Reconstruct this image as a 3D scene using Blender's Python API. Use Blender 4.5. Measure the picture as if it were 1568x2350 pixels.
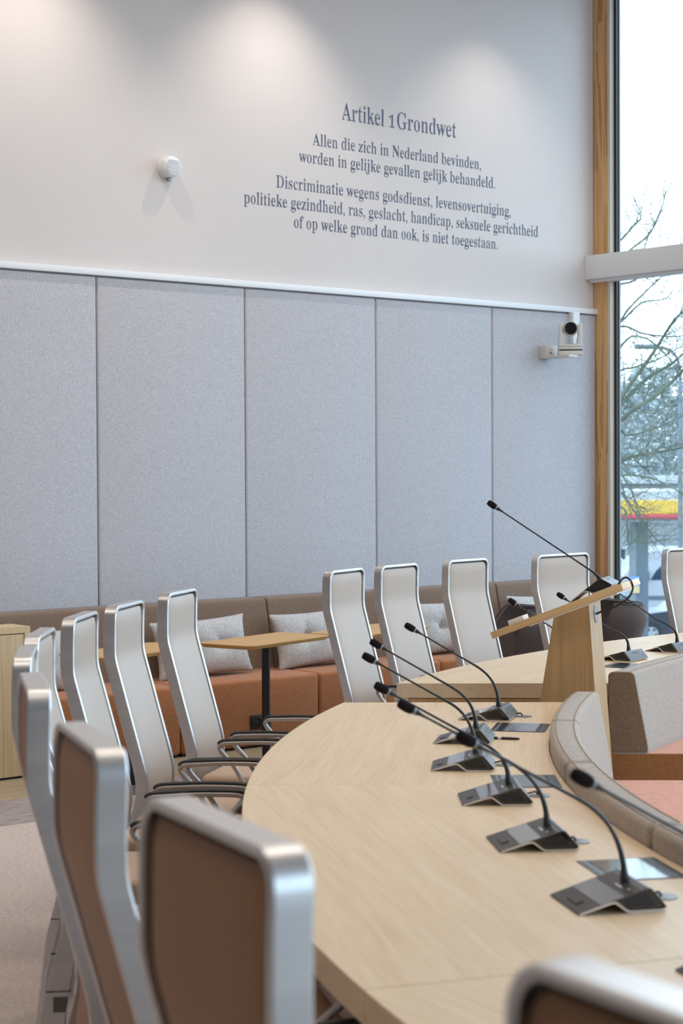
import bpy, bmesh, math, random
import numpy as np
from mathutils import Vector, Matrix

for _o in list(bpy.data.objects):
    bpy.data.objects.remove(_o)
scene = bpy.context.scene
COL = scene.collection
PI = math.pi
rad = math.radians

# ------------------------------------------------------------------ camera
YAW, PITCH, ROLL, EYE = 0.87575, -0.02289, -0.0048, 1.65
Fv = Vector((math.cos(YAW) * math.cos(PITCH), math.sin(YAW) * math.cos(PITCH), math.sin(PITCH)))
R0 = Vector((math.sin(YAW), -math.cos(YAW), 0))
U0 = R0.cross(Fv)
Rv = math.cos(ROLL) * R0 + math.sin(ROLL) * U0
Uv = -math.sin(ROLL) * R0 + math.cos(ROLL) * U0
cam_data = bpy.data.cameras.new('camera')
cam_data.sensor_fit = 'VERTICAL'
cam_data.sensor_height = 36
cam_data.lens = 4063.5 * 36 / 2350
cam_data.clip_start = 0.05
cam_data.clip_end = 600
cam_data.dof.use_dof = True
cam_data.dof.focus_distance = 8.5
cam_data.dof.aperture_fstop = 5.0
cam = bpy.data.objects.new('camera', cam_data)
COL.objects.link(cam)
M = Matrix((Rv, Uv, -Fv)).transposed().to_4x4()
M.translation = Vector((0, 0, EYE))
cam.matrix_world = M
scene.camera = cam

# ------------------------------------------------------------------ view, world, large lights
scene.view_settings.view_transform = 'Standard'
scene.view_settings.look = 'None'
scene.view_settings.gamma = 1
scene.view_settings.use_curve_mapping = False
scene.view_settings.exposure = 0.34
scene.cycles.use_denoising = True
scene.cycles.max_bounces = 10
scene.cycles.diffuse_bounces = 5
scene.cycles.glossy_bounces = 4
scene.cycles.transparent_max_bounces = 24
scene.cycles.caustics_reflective = False
scene.cycles.caustics_refractive = False
scene.cycles.sample_clamp_indirect = 6

world = bpy.data.worlds.new('overcast_sky')
scene.world = world
world.use_nodes = True
bg = world.node_tree.nodes['Background']
bg.inputs['Color'].default_value = (0.75, 0.90, 1.05, 1)
bg.inputs['Strength'].default_value = 3.3

WALL_Y = 9.15      # face of the felt panels
CORNER_X = 10.168  # inner face of the window wall
CEIL = 5.45
ROOM_X0, ROOM_Y0 = -3.0, -5.0
WARM = (1.0, 0.90, 0.80)


def area_light(name, loc, size, size_y, energy, color, rot=(0, 0, 0), portal=False):
    d = bpy.data.lights.new(name, 'AREA')
    d.shape = 'RECTANGLE'
    d.size, d.size_y = size, size_y
    d.energy = energy
    d.color = color
    if portal:
        d.cycles.is_portal = True
    o = bpy.data.objects.new(name, d)
    o.location = loc
    o.rotation_euler = rot
    COL.objects.link(o)
    return o


# light enters through the glazed wall: sampling portal in the opening
area_light('window_portal', (CORNER_X - 0.12, 2.0, CEIL / 2), CEIL - 0.05, 13.9, 1, (1, 1, 1), (0, rad(90), 0), True)
area_light('window_portal', (6.1, ROOM_Y0 + 0.08, CEIL / 2), 8.0, CEIL - 0.05, 1, (1, 1, 1), (rad(90), 0, 0), True)  # portal for the added glazing behind the camera


# ------------------------------------------------------------------ helpers: materials
def lin(h):
    h = h.lstrip('#')
    c = [int(h[i:i + 2], 16) / 255 for i in (0, 2, 4)]
    return tuple(x / 12.92 if x <= 0.04045 else ((x + 0.055) / 1.055) ** 2.4 for x in c)


def mat(name, color, rough=0.6, metal=0.0, coat=0.0, spec=0.5, noise=None, bump=None, sheen=0.0):
    """noise=(scale xyz, amount, detail), bump=(scale, strength, distance)"""
    if isinstance(color, str):
        color = lin(color)
    m = bpy.data.materials.new(name)
    m.use_nodes = True
    nt = m.node_tree
    b = nt.nodes['Principled BSDF']
    b.inputs['Base Color'].default_value = (*color, 1)
    b.inputs['Roughness'].default_value = rough
    b.inputs['Metallic'].default_value = metal
    b.inputs['Specular IOR Level'].default_value = spec
    b.inputs['Coat Weight'].default_value = coat
    b.inputs['Coat Roughness'].default_value = 0.15
    if sheen:
        b.inputs['Sheen Weight'].default_value = sheen
    if noise or bump:
        tc = nt.nodes.new('ShaderNodeTexCoord')
    if noise:
        sc, amt, det = noise
        mp = nt.nodes.new('ShaderNodeMapping')
        mp.inputs['Scale'].default_value = sc
        nt.links.new(tc.outputs['Object'], mp.inputs['Vector'])
        n = nt.nodes.new('ShaderNodeTexNoise')
        n.inputs['Scale'].default_value = 1
        n.inputs['Detail'].default_value = det
        nt.links.new(mp.outputs['Vector'], n.inputs['Vector'])
        r = nt.nodes.new('ShaderNodeValToRGB')
        r.color_ramp.elements[0].position = 0.3
        r.color_ramp.elements[1].position = 0.7
        r.color_ramp.elements[0].color = (*[max(0, c * (1 - amt)) for c in color], 1)
        r.color_ramp.elements[1].color = (*[min(1, c * (1 + amt)) for c in color], 1)
        nt.links.new(n.outputs['Fac'], r.inputs['Fac'])
        nt.links.new(r.outputs['Color'], b.inputs['Base Color'])
    if bump:
        sc, st, dist = bump
        n2 = nt.nodes.new('ShaderNodeTexNoise')
        n2.inputs['Scale'].default_value = sc
        n2.inputs['Detail'].default_value = 3
        nt.links.new(tc.outputs['Object'], n2.inputs['Vector'])
        bp = nt.nodes.new('ShaderNodeBump')
        bp.inputs['Strength'].default_value = st
        bp.inputs['Distance'].default_value = dist
        nt.links.new(n2.outputs['Fac'], bp.inputs['Height'])
        nt.links.new(bp.outputs['Normal'], b.inputs['Normal'])
    return m


def wood(name, dark, light, along, rough=0.45, across=26.0, fine=150.0, lng=1.3, staves=None):
    """along: index of the grain axis in object space"""
    dark, light = lin(dark), lin(light)
    m = bpy.data.materials.new(name)
    m.use_nodes = True
    nt = m.node_tree
    L = nt.links.new
    b = nt.nodes['Principled BSDF']
    b.inputs['Roughness'].default_value = rough
    tc = nt.nodes.new('ShaderNodeTexCoord')

    def nz(a, l, det, dist):
        mp = nt.nodes.new('ShaderNodeMapping')
        s = [a, a, a]
        s[along] = l
        mp.inputs['Scale'].default_value = s
        L(tc.outputs['Object'], mp.inputs['Vector'])
        n = nt.nodes.new('ShaderNodeTexNoise')
        n.inputs['Scale'].default_value = 1
        n.inputs['Detail'].default_value = det
        n.inputs['Distortion'].default_value = dist
        L(mp.outputs['Vector'], n.inputs['Vector'])
        return n.outputs['Fac']
    a = nz(across, lng, 4, 0.9)
    f = nz(fine, lng * 3, 2, 0.0)
    mx = nt.nodes.new('ShaderNodeMath')
    mx.operation = 'MULTIPLY_ADD'
    L(f, mx.inputs[0])
    mx.inputs[1].default_value = 0.55
    sub = nt.nodes.new('ShaderNodeMath')
    sub.operation = 'MULTIPLY'
    L(a, sub.inputs[0])
    sub.inputs[1].default_value = 0.55
    L(sub.outputs[0], mx.inputs[2])
    val = mx.outputs[0]
    if staves:
        sx, sl = staves
        mp = nt.nodes.new('ShaderNodeMapping')
        s = [sx, sx, sx]
        s[along] = sl
        mp.inputs['Scale'].default_value = s
        L(tc.outputs['Object'], mp.inputs['Vector'])
        v = nt.nodes.new('ShaderNodeTexVoronoi')
        v.distance = 'CHEBYCHEV'
        v.inputs['Scale'].default_value = 1
        L(mp.outputs['Vector'], v.inputs['Vector'])
        sp = nt.nodes.new('ShaderNodeSeparateColor')
        L(v.outputs['Color'], sp.inputs['Color'])
        ad = nt.nodes.new('ShaderNodeMath')
        ad.operation = 'MULTIPLY_ADD'
        L(sp.outputs[0], ad.inputs[0])
        ad.inputs[1].default_value = 0.5
        sb = nt.nodes.new('ShaderNodeMath')
        sb.operation = 'SUBTRACT'
        L(val, sb.inputs[0])
        sb.inputs[1].default_value = 0.25
        L(sb.outputs[0], ad.inputs[2])
        val = ad.outputs[0]
    r = nt.nodes.new('ShaderNodeValToRGB')
    r.color_ramp.elements[0].position = 0.36
    r.color_ramp.elements[1].position = 0.68
    r.color_ramp.elements[0].color = (*dark, 1)
    r.color_ramp.elements[1].color = (*light, 1)
    L(val, r.inputs['Fac'])
    L(r.outputs['Color'], b.inputs['Base Color'])
    return m


def weave(name, color, amt=0.16, s=420, streak=None, rough=0.92):
    """woven upholstery: two crossed thread noises"""
    if isinstance(color, str):
        color = lin(color)
    m = bpy.data.materials.new(name)
    m.use_nodes = True
    nt = m.node_tree
    L = nt.links.new
    b = nt.nodes['Principled BSDF']
    b.inputs['Roughness'].default_value = rough
    b.inputs['Specular IOR Level'].default_value = 0.15
    b.inputs['Sheen Weight'].default_value = 0.15
    tc = nt.nodes.new('ShaderNodeTexCoord')
    outs = []
    for sc in ((s, s, s * 0.12), (s * 0.12, s * 0.12, s)):
        mp = nt.nodes.new('ShaderNodeMapping')
        mp.inputs['Scale'].default_value = sc
        L(tc.outputs['Object'], mp.inputs['Vector'])
        n = nt.nodes.new('ShaderNodeTexNoise')
        n.inputs['Scale'].default_value = 1
        n.inputs['Detail'].default_value = 2
        L(mp.outputs['Vector'], n.inputs['Vector'])
        outs.append(n.outputs['Fac'])
    ad = nt.nodes.new('ShaderNodeMath')
    L(outs[0], ad.inputs[0])
    L(outs[1], ad.inputs[1])
    hf = nt.nodes.new('ShaderNodeMath')
    hf.operation = 'MULTIPLY'
    L(ad.outputs[0], hf.inputs[0])
    hf.inputs[1].default_value = 0.5
    r = nt.nodes.new('ShaderNodeValToRGB')
    r.color_ramp.elements[0].position = 0.38
    r.color_ramp.elements[1].position = 0.62
    r.color_ramp.elements[0].color = (*[c * (1 - amt) for c in color], 1)
    r.color_ramp.elements[1].color = (*[min(1, c * (1 + amt)) for c in color], 1)
    L(hf.outputs[0], r.inputs['Fac'])
    L(r.outputs['Color'], b.inputs['Base Color'])
    bp = nt.nodes.new('ShaderNodeBump')
    bp.inputs['Strength'].default_value = 0.25
    bp.inputs['Distance'].default_value = 0.002
    L(hf.outputs[0], bp.inputs['Height'])
    L(bp.outputs['Normal'], b.inputs['Normal'])
    return m


def glass_mat(name, tint=(0.91, 0.965, 0.99), refl=1.0):
    m = bpy.data.materials.new(name)
    m.use_nodes = True
    nt = m.node_tree
    nt.nodes.clear()
    out = nt.nodes.new('ShaderNodeOutputMaterial')
    t = nt.nodes.new('ShaderNodeBsdfTransparent')
    t.inputs['Color'].default_value = (*tint, 1)
    g = nt.nodes.new('ShaderNodeBsdfGlossy')
    g.inputs['Roughness'].default_value = 0.0
    fr = nt.nodes.new('ShaderNodeLayerWeight')
    fr.inputs['Blend'].default_value = 0.5
    pw = nt.nodes.new('ShaderNodeMath')
    pw.operation = 'POWER'
    pw.inputs[1].default_value = 5
    nt.links.new(fr.outputs['Facing'], pw.inputs[0])
    mul = nt.nodes.new('ShaderNodeMath')
    mul.operation = 'MULTIPLY_ADD'
    mul.inputs[1].default_value = 0.8 * refl
    mul.inputs[2].default_value = 0.035 * refl
    nt.links.new(pw.outputs[0], mul.inputs[0])
    mx = nt.nodes.new('ShaderNodeMixShader')
    nt.links.new(mul.outputs[0], mx.inputs['Fac'])
    nt.links.new(t.outputs[0], mx.inputs[1])
    nt.links.new(g.outputs[0], mx.inputs[2])
    nt.links.new(mx.outputs[0], out.inputs['Surface'])
    return m


def lamp_mat(name, color, strength):
    m = bpy.data.materials.new(name)
    m.use_nodes = True
    b = m.node_tree.nodes['Principled BSDF']
    b.inputs['Base Color'].default_value = (*color, 1)
    b.inputs['Emission Color'].default_value = (*color, 1)
    b.inputs['Emission Strength'].default_value = strength
    return m


# ------------------------------------------------------------------ helpers: meshes
class MB:
    def __init__(self):
        self.v, self.f = [], []

    def add(self, verts, faces):
        n = len(self.v)
        self.v += [tuple(p) for p in verts]
        self.f += [tuple(i + n for i in f) for f in faces]
        return self

    def box(self, x0, x1, y0, y1, z0, z1):
        v = [(x, y, z) for z in (z0, z1) for y in (y0, y1) for x in (x0, x1)]
        return self.add(v, [(0, 2, 3, 1), (4, 5, 7, 6), (0, 1, 5, 4), (2, 6, 7, 3), (0, 4, 6, 2), (1, 3, 7, 5)])

    def rbox(self, x0, x1, y0, y1, z0, z1, r=0.004, seg=2):
        bm = bmesh.new()
        bmesh.ops.create_cube(bm, size=1)
        for q in bm.verts:
            q.co = Vector(((x0 + x1) / 2 + q.co.x * (x1 - x0), (y0 + y1) / 2 + q.co.y * (y1 - y0), (z0 + z1) / 2 + q.co.z * (z1 - z0)))
        bmesh.ops.bevel(bm, geom=list(bm.edges), offset=r, segments=seg, profile=0.5, affect='EDGES')
        return self.bm(bm)

    def bm(self, bm):
        bm.verts.index_update()
        self.add([q.co[:] for q in bm.verts], [[q.index for q in f.verts] for f in bm.faces])
        bm.free()
        return self

    def prism(self, poly, a0, a1, axis='y'):
        """extrude a 2-D polygon; axis y: poly=(x,z); axis z: poly=(x,y); axis x: poly=(y,z)"""
        def P(p, a):
            return {'y': (p[0], a, p[1]), 'z': (p[0], p[1], a), 'x': (a, p[0], p[1])}[axis]
        n = len(poly)
        v = [P(p, a0) for p in poly] + [P(p, a1) for p in poly]
        f = [tuple(range(n)), tuple(range(2 * n - 1, n - 1, -1))]
        f += [(i, i + n, (i + 1) % n + n, (i + 1) % n) for i in range(n)]
        return self.add(v, f)

    def tube(self, pts, r, n=10, cap=True):
        pts = [Vector(p) for p in pts]
        rs = r if isinstance(r, (list, tuple)) else [r] * len(pts)
        T = []
        for i in range(len(pts)):
            a = pts[max(i - 1, 0)]
            b = pts[min(i + 1, len(pts) - 1)]
            T.append((b - a).normalized())
        up = Vector((0, 0, 1)) if abs(T[0].z) < 0.9 else Vector((1, 0, 0))
        N = (up - T[0] * up.dot(T[0])).normalized()
        v = []
        for i, p in enumerate(pts):
            N = (N - T[i] * N.dot(T[i])).normalized()
            B = T[i].cross(N)
            for k in range(n):
                a = 2 * PI * k / n
                v.append(p + (N * math.cos(a) + B * math.sin(a)) * rs[i])
        f = []
        for i in range(len(pts) - 1):
            for k in range(n):
                f.append((i * n + k, i * n + (k + 1) % n, (i + 1) * n + (k + 1) % n, (i + 1) * n + k))
        if cap:
            f.append(tuple(range(n - 1, -1, -1)))
            f.append(tuple((len(pts) - 1) * n + k for k in range(n)))
        return self.add(v, f)

    def lathe(self, prof, origin=(0, 0, 0), axis=(0, 0, 1), n=24):
        """prof: (radius, height) pairs along axis"""
        ax = Vector(axis).normalized()
        up = Vector((1, 0, 0)) if abs(ax.x) < 0.9 else Vector((0, 1, 0))
        N = (up - ax * up.dot(ax)).normalized()
        B = ax.cross(N)
        o = Vector(origin)
        v, f = [], []
        for r, h in prof:
            for k in range(n):
                a = 2 * PI * k / n
                v.append(o + ax * h + (N * math.cos(a) + B * math.sin(a)) * max(r, 1e-5))
        for i in range(len(prof) - 1):
            for k in range(n):
                f.append((i * n + k, i * n + (k + 1) % n, (i + 1) * n + (k + 1) % n, (i + 1) * n + k))
        f.append(tuple(range(n - 1, -1, -1)))
        f.append(tuple((len(prof) - 1) * n + k for k in range(n)))
        return self.add(v, f)

    def grid(self, fn, nu, nv, wrap=False):
        v = [fn(i / nu, j / nv) for j in range(nv + 1) for i in range(nu + 1)]
        w = nu + 1
        f = [(j * w + i, j * w + i + 1, (j + 1) * w + i + 1, (j + 1) * w + i) for j in range(nv) for i in range(nu)]
        return self.add(v, f)

    def build(self, name, material, parent=None, smooth=35, bevel=0.0, M=None, seg=2):
        me = bpy.data.meshes.new(name)
        vs = self.v
        if M is not None:
            inv = M.inverted()
            vs = [inv @ Vector(p) for p in vs]
        me.from_pydata([tuple(p) for p in vs], [], self.f)
        bm = bmesh.new()
        bm.from_mesh(me)
        bmesh.ops.recalc_face_normals(bm, faces=bm.faces)
        bm.to_mesh(me)
        bm.free()
        me.materials.append(material)
        if smooth:
            me.polygons.foreach_set('use_smooth', [True] * len(me.polygons))
            me.set_sharp_from_angle(angle=rad(smooth))
        o = bpy.data.objects.new(name, me)
        COL.objects.link(o)
        if parent is not None:
            o.parent = parent
        if M is not None:
            o.matrix_basis = (parent.matrix_basis.inverted() if parent is not None else Matrix()) @ M
        if bevel:
            b = o.modifiers.new('edge', 'BEVEL')
            b.width = bevel
            b.segments = seg
            b.limit_method = 'ANGLE'
            b.angle_limit = rad(40)
        return o


def tag(o, label=None, cat=None, group=None, kind=None):
    if label:
        o['label'] = label
    if cat:
        o['category'] = cat
    if group:
        o['group'] = group
    if kind:
        o['kind'] = kind
    return o


def thing(name, label=None, cat=None, loc=(0, 0, 0), rz=0.0, group=None, kind=None):
    o = bpy.data.objects.new(name, None)
    o.empty_display_size = 0.05
    COL.objects.link(o)
    o.matrix_basis = Matrix.Translation(Vector(loc)) @ Matrix.Rotation(rz, 4, 'Z')
    return tag(o, label, cat, group, kind)


KIDS = {}


def copy_tree(o, parent=None):
    c = o.copy()
    COL.objects.link(c)
    if parent is not None:
        c.parent = parent
    for ch in list(o.children):
        copy_tree(ch, c)
    return c


def bez(p0, p1, p2, p3, n):
    out = []
    for i in range(n + 1):
        t = i / n
        out.append(tuple((1 - t) ** 3 * a + 3 * t * (1 - t) ** 2 * b + 3 * t * t * (1 - t) * c + t ** 3 * d for a, b, c, d in zip(p0, p1, p2, p3)))
    return out


def smooth_path(pts, k=6):
    """Catmull-Rom through pts"""
    P = [Vector(p) for p in pts]
    P = [P[0] * 2 - P[1]] + P + [P[-1] * 2 - P[-2]]
    out = []
    for i in range(1, len(P) - 2):
        for j in range(k):
            t = j / k
            a, b, c, d = P[i - 1], P[i], P[i + 1], P[i + 2]
            out.append(0.5 * ((2 * b) + (c - a) * t + (2 * a - 5 * b + 4 * c - d) * t * t + (3 * b - a - 3 * c + d) * t ** 3))
    out.append(P[-2])
    return out


def rrect(x0, x1, y0, y1, r, n=5):
    out = []
    for cx, cy, a0 in ((x1 - r, y1 - r, 0), (x0 + r, y1 - r, 90), (x0 + r, y0 + r, 180), (x1 - r, y0 + r, 270)):
        for i in range(n + 1):
            a = rad(a0 + 90 * i / n)
            out.append((cx + r * math.cos(a), cy + r * math.sin(a)))
    return out


# ------------------------------------------------------------------ materials
M_wall = mat('cream_wall_paint', (0.665, 0.615, 0.59), 0.9, noise=((3, 3, 3), 0.012, 3), bump=(160, 0.06, 0.002))
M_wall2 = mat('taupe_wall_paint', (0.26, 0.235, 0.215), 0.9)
M_ceil = mat('white_ceiling_paint', (0.80, 0.79, 0.77), 0.9)
M_white = mat('white_painted_board', (0.78, 0.78, 0.78), 0.45)
M_felt = mat('grey_wool_felt', (0.49, 0.48, 0.503), 0.95, spec=0.1, noise=((190, 190, 190), 0.20, 3), bump=(300, 0.25, 0.002))
M_dark = mat('dark_gap', (0.02, 0.02, 0.02), 0.8)
M_carpet = mat('beige_loop_carpet', (0.64, 0.545, 0.50), 0.98, spec=0.05, noise=((45, 130, 90), 0.20, 6), bump=(260, 0.5, 0.004))
M_carpet2 = mat('grey_brown_carpet_border', (0.40, 0.345, 0.34), 0.98, spec=0.05, noise=((8, 60, 40), 0.35, 6), bump=(260, 0.5, 0.004))
M_plank = wood('pale_oak_floor', '#94846a', '#b8a88a', 0, 0.5, across=14)
M_oak = wood('light_oak_table', '#d4b893', '#e1c9a9', 1, 0.42, across=22, fine=130)
M_oakv = wood('oak_veneer_vertical', '#a07c50', '#bc9868', 2, 0.5, across=70, fine=260, lng=1.0)
M_oakb = wood('oak_board', '#bf9966', '#d7b584', 0, 0.45, across=40, fine=200)
M_cab = wood('pale_oak_cabinet', '#c2a67c', '#d8c09a', 2, 0.5, across=50, fine=220)
M_beech = wood('honey_oak_table_top', '#bf9050', '#d6ab6c', 0, 0.4, across=30, fine=160)
M_glulam = wood('laminated_pine', '#b88450', '#dbae78', 2, 0.5, across=34, fine=140, lng=0.9, staves=(24, 1.6))
M_alu = mat('satin_aluminium', (0.66, 0.65, 0.65), 0.38, metal=1.0, noise=((2, 2, 30), 0.05, 2))
M_alu2 = mat('brushed_aluminium_tube', (0.45, 0.42, 0.40), 0.40, metal=1.0)
M_leather2 = mat('brown_leather', (0.38, 0.20, 0.105), 0.5, spec=0.35, bump=(240, 0.08, 0.001))
M_seat = mat('tan_seat_leather', (0.58, 0.41, 0.285), 0.45, spec=0.4, bump=(240, 0.08, 0.001))
M_leather = mat('cream_leather', (0.455, 0.372, 0.312), 0.42, spec=0.4, bump=(240, 0.08, 0.001))
M_black = mat('black_plastic', (0.014, 0.013, 0.014), 0.4)
M_blackgloss = mat('black_gloss', (0.012, 0.011, 0.012), 0.08, coat=0.6)
M_foam = mat('black_foam', (0.016, 0.012, 0.013), 0.95, spec=0.1, bump=(900, 0.6, 0.001))
M_unit = mat('dark_taupe_metallic', (0.070, 0.060, 0.054), 0.38, metal=0.3, spec=0.5)
M_silver = mat('champagne_band', (0.78, 0.71, 0.64), 0.35, metal=0.6)
M_disp = mat('grey_display_glass', (0.17, 0.16, 0.16), 0.06, coat=0.8)
M_ringg = mat('grey_ring', (0.30, 0.31, 0.33), 0.4)
M_led = mat('pale_indicator', (0.75, 0.77, 0.80), 0.3)
M_screen = mat('dark_screen_glass', (0.055, 0.065, 0.075), 0.05, coat=1.0)
M_sframe = mat('dark_screen_bezel', (0.035, 0.035, 0.038), 0.3)
M_taupe = weave('taupe_wool', (0.385, 0.325, 0.275), 0.14, 330)
M_browng = weave('brown_wool_side', (0.21, 0.135, 0.082), 0.2, 420)
M_terra = weave('terracotta_wool', (0.56, 0.262, 0.175), 0.10, 300)
M_rust = weave('rust_wool_base', (0.30, 0.125, 0.045), 0.2, 420)
M_bback = weave('bench_brown_wool', (0.20, 0.135, 0.095), 0.2, 420)
M_bseat = weave('bench_cognac_wool', (0.425, 0.175, 0.078), 0.2, 420)
M_seam = mat('seam_thread', (0.27, 0.20, 0.15), 0.9)
M_pillow = mat('light_grey_melange', (0.50, 0.48, 0.47), 0.97, spec=0.05, noise=((110, 110, 110), 0.24, 4), bump=(400, 0.3, 0.002))
M_lounge = weave('dark_umber_wool', (0.105, 0.082, 0.076), 0.18, 420)
M_piping = mat('dark_piping', (0.045, 0.040, 0.045), 0.7)
M_pole = mat('black_powder_coat', (0.012, 0.012, 0.013), 0.35)
M_plate = mat('sheen_grey_base_plate', (0.23, 0.225, 0.20), 0.35, metal=0.3)  # grey stands in for the sheen on a black plate
M_ptz = mat('ivory_plastic', (0.66, 0.63, 0.585), 0.4)
M_letter = mat('slate_blue_lettering', (0.10, 0.12, 0.18), 0.7)
M_paper = mat('white_card', (0.82, 0.83, 0.84), 0.7)
M_glass = glass_mat('window_glass')
M_gasket = mat('black_gasket', (0.012, 0.013, 0.016), 0.35)
M_greyalu = mat('grey_aluminium_edge', (0.24, 0.25, 0.26), 0.4, metal=0.4)
M_cream = mat('cream_timber_edge', (0.62, 0.55, 0.44), 0.6)

# ------------------------------------------------------------------ room shell


def structure(name, mb, m, **k):
    return tag(mb.build(name, m, **k), kind='structure')


T = 0.2
BACK = WALL_Y + 0.03
structure('wall_back', MB().box(ROOM_X0 - T, CORNER_X + 0.25, BACK, BACK + T, 0, CEIL), M_wall, smooth=0)
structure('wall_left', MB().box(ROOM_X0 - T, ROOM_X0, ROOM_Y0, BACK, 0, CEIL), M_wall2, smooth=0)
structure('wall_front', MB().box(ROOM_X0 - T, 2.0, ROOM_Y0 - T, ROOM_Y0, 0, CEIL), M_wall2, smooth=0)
structure('ceiling', MB().box(ROOM_X0 - T, CORNER_X + 0.25, ROOM_Y0 - T, BACK + T, CEIL, CEIL + T), M_ceil, smooth=0)
CARPET_Y = 7.92
structure('floor', MB().box(ROOM_X0 - T, CORNER_X + 0.25, ROOM_Y0 - T, 7.34, -0.2, 0), M_carpet, smooth=0)
structure('floor.001', MB().box(ROOM_X0 - T, CORNER_X + 0.25, 7.34, CARPET_Y, -0.2, 0), M_carpet2, smooth=0)
structure('floor.002', MB().box(ROOM_X0 - T, CORNER_X + 0.25, CARPET_Y, BACK + T, -0.2, 0), M_plank, smooth=0)

# white rail above the felt panels
structure('trim_1', MB().rbox(ROOM_X0, CORNER_X + 0.005, WALL_Y - 0.018, BACK, 2.837, 2.877, 0.004), M_white)

# felt panels
PW = 1.1129
seam0 = 5.719
spots = ['at the far left edge of the photo', 'second from the left, under the round alarm sounder', 'middle one of five, right of the sounder',
         'second from the window, behind the second and third far chairs', 'in the window corner carrying the ivory camera']
for i in range(-8, 4):
    x0 = seam0 + (i - 0) * PW
    x1 = min(x0 + PW, CORNER_X)
    if x1 < ROOM_X0:
        continue
    bm = MB().rbox(x0 + 0.003, x1 - 0.003, WALL_Y, BACK, 0.60, 2.830, 0.014, 4)
    o = bm.build('wall_panel', M_felt)
    idx = i + 1
    if idx >= 0:
        nm = spots[min(idx, 4)]
    else:
        nm = 'further left along the wall, outside the photo'
    tag(o, 'grey felt acoustic wall panel ' + nm, 'wall panel', 'grey felt panels along the back wall')

# glazed wall: laminated timber posts, gasket, glass, white transom box
GX = CORNER_X + 0.075
posts = [WALL_Y - 0.117, 5.9, 2.7, -0.5, -3.7]
for i, y in enumerate(posts):
    y1 = WALL_Y + 0.02 if i == 0 else y + 0.117
    o = structure('trim_%d' % (i + 2), MB().box(CORNER_X, CORNER_X + 0.055, y, y1, 0, CEIL), M_glulam, smooth=0)
for i in range(5):
    ya = posts[i]
    yb = posts[i + 1] + 0.117 if i < 4 else ROOM_Y0
    w = thing('window_%d' % (i + 1), kind='structure', loc=(GX, (ya + yb) / 2, 0))
    Mw = Matrix.Translation((GX, (ya + yb) / 2, 0))

    def part(name, mb, m):
        return mb.build(name, m, w, M=Mw, smooth=0)
    part('timber_edge', MB().box(CORNER_X + 0.001, CORNER_X + 0.055, ya - 0.026, ya, 0, CEIL), M_cream)
    part('gasket', MB().box(CORNER_X + 0.045, CORNER_X + 0.085, ya - 0.050, ya - 0.026, 0, CEIL).box(CORNER_X + 0.012, CORNER_X + 0.085, yb, yb + 0.045, 0, CEIL), M_gasket)
    part('edge_strip', MB().box(CORNER_X + 0.070, CORNER_X + 0.085, ya - 0.057, ya - 0.050, 0, CEIL), M_greyalu)
    part('glass_pane', MB().box(GX - 0.004, GX + 0.004, yb + 0.04, ya - 0.056, 0.06, CEIL), M_glass)
    part('bottom_rail', MB().box(CORNER_X + 0.005, GX + 0.04, yb, ya, 0, 0.06), M_gasket)
added_glazing_x = [2.0, 4.7, 7.4, CORNER_X + 0.05]  # unseen glazing, added for blue reflections on the chair frames
for i in range(3):
    w = thing('window_%d' % (i + 6), kind='structure', loc=((added_glazing_x[i] + added_glazing_x[i + 1]) / 2, ROOM_Y0, 0))
    Mw = w.matrix_basis.copy()
    MB().box(added_glazing_x[i], added_glazing_x[i] + 0.12, ROOM_Y0 - 0.06, ROOM_Y0, 0, CEIL).build('post', M_glulam, w, M=Mw, smooth=0)
    MB().box(added_glazing_x[i] + 0.12, added_glazing_x[i + 1], ROOM_Y0 - 0.03, ROOM_Y0 - 0.022, 0.06, CEIL).build('glass_pane', M_glass, w, M=Mw, smooth=0)
    MB().box(added_glazing_x[i] + 0.12, added_glazing_x[i + 1], ROOM_Y0 - 0.05, ROOM_Y0, 0, 0.06).build('bottom_rail', M_gasket, w, M=Mw, smooth=0)
tb = MB().rbox(10.07, CORNER_X + 0.05, ROOM_Y0, WALL_Y + 0.028, 3.098, 3.277, 0.003)
tb = structure('trim_7', tb, M_white)
tb2 = MB().box(10.115, CORNER_X + 0.05, ROOM_Y0, WALL_Y + 0.02, 3.078, 3.097)
tag(tb2.build('ledge', M_white, tb, smooth=0))

# ------------------------------------------------------------------ ceiling lamps (the room's own, plus an added left column)
M_lamp = lamp_mat('lit_diffuser', (1.0, 0.93, 0.84), 2.0)
LX = [0.9, 3.4, 5.6, 7.8]  # first column added to brighten the floor on the left
LY = [3.0, 5.4]
for a, x in enumerate(LX):
    for b, y in enumerate(LY):
        t = thing('ceiling_light', 'square recessed ceiling light above the meeting ring, outside the photo', 'ceiling light', (x, y, CEIL), 0, 'square ceiling lights')
        fr = MB()
        for q in ((-0.47, -0.43, -0.47, 0.47), (0.43, 0.47, -0.47, 0.47), (-0.43, 0.43, -0.47, -0.43), (-0.43, 0.43, 0.43, 0.47)):
            fr.box(*q, -0.06, 0.0)
        fr.build('frame', M_white, t, smooth=0)
        MB().box(-0.43, 0.43, -0.43, 0.43, -0.03, -0.02).build('diffuser', M_lamp, t, smooth=0)
        lg = area_light('room_lamp', (0, 0, -0.065), 0.86, 0.86, 15, WARM)
        lg.parent = t
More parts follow.
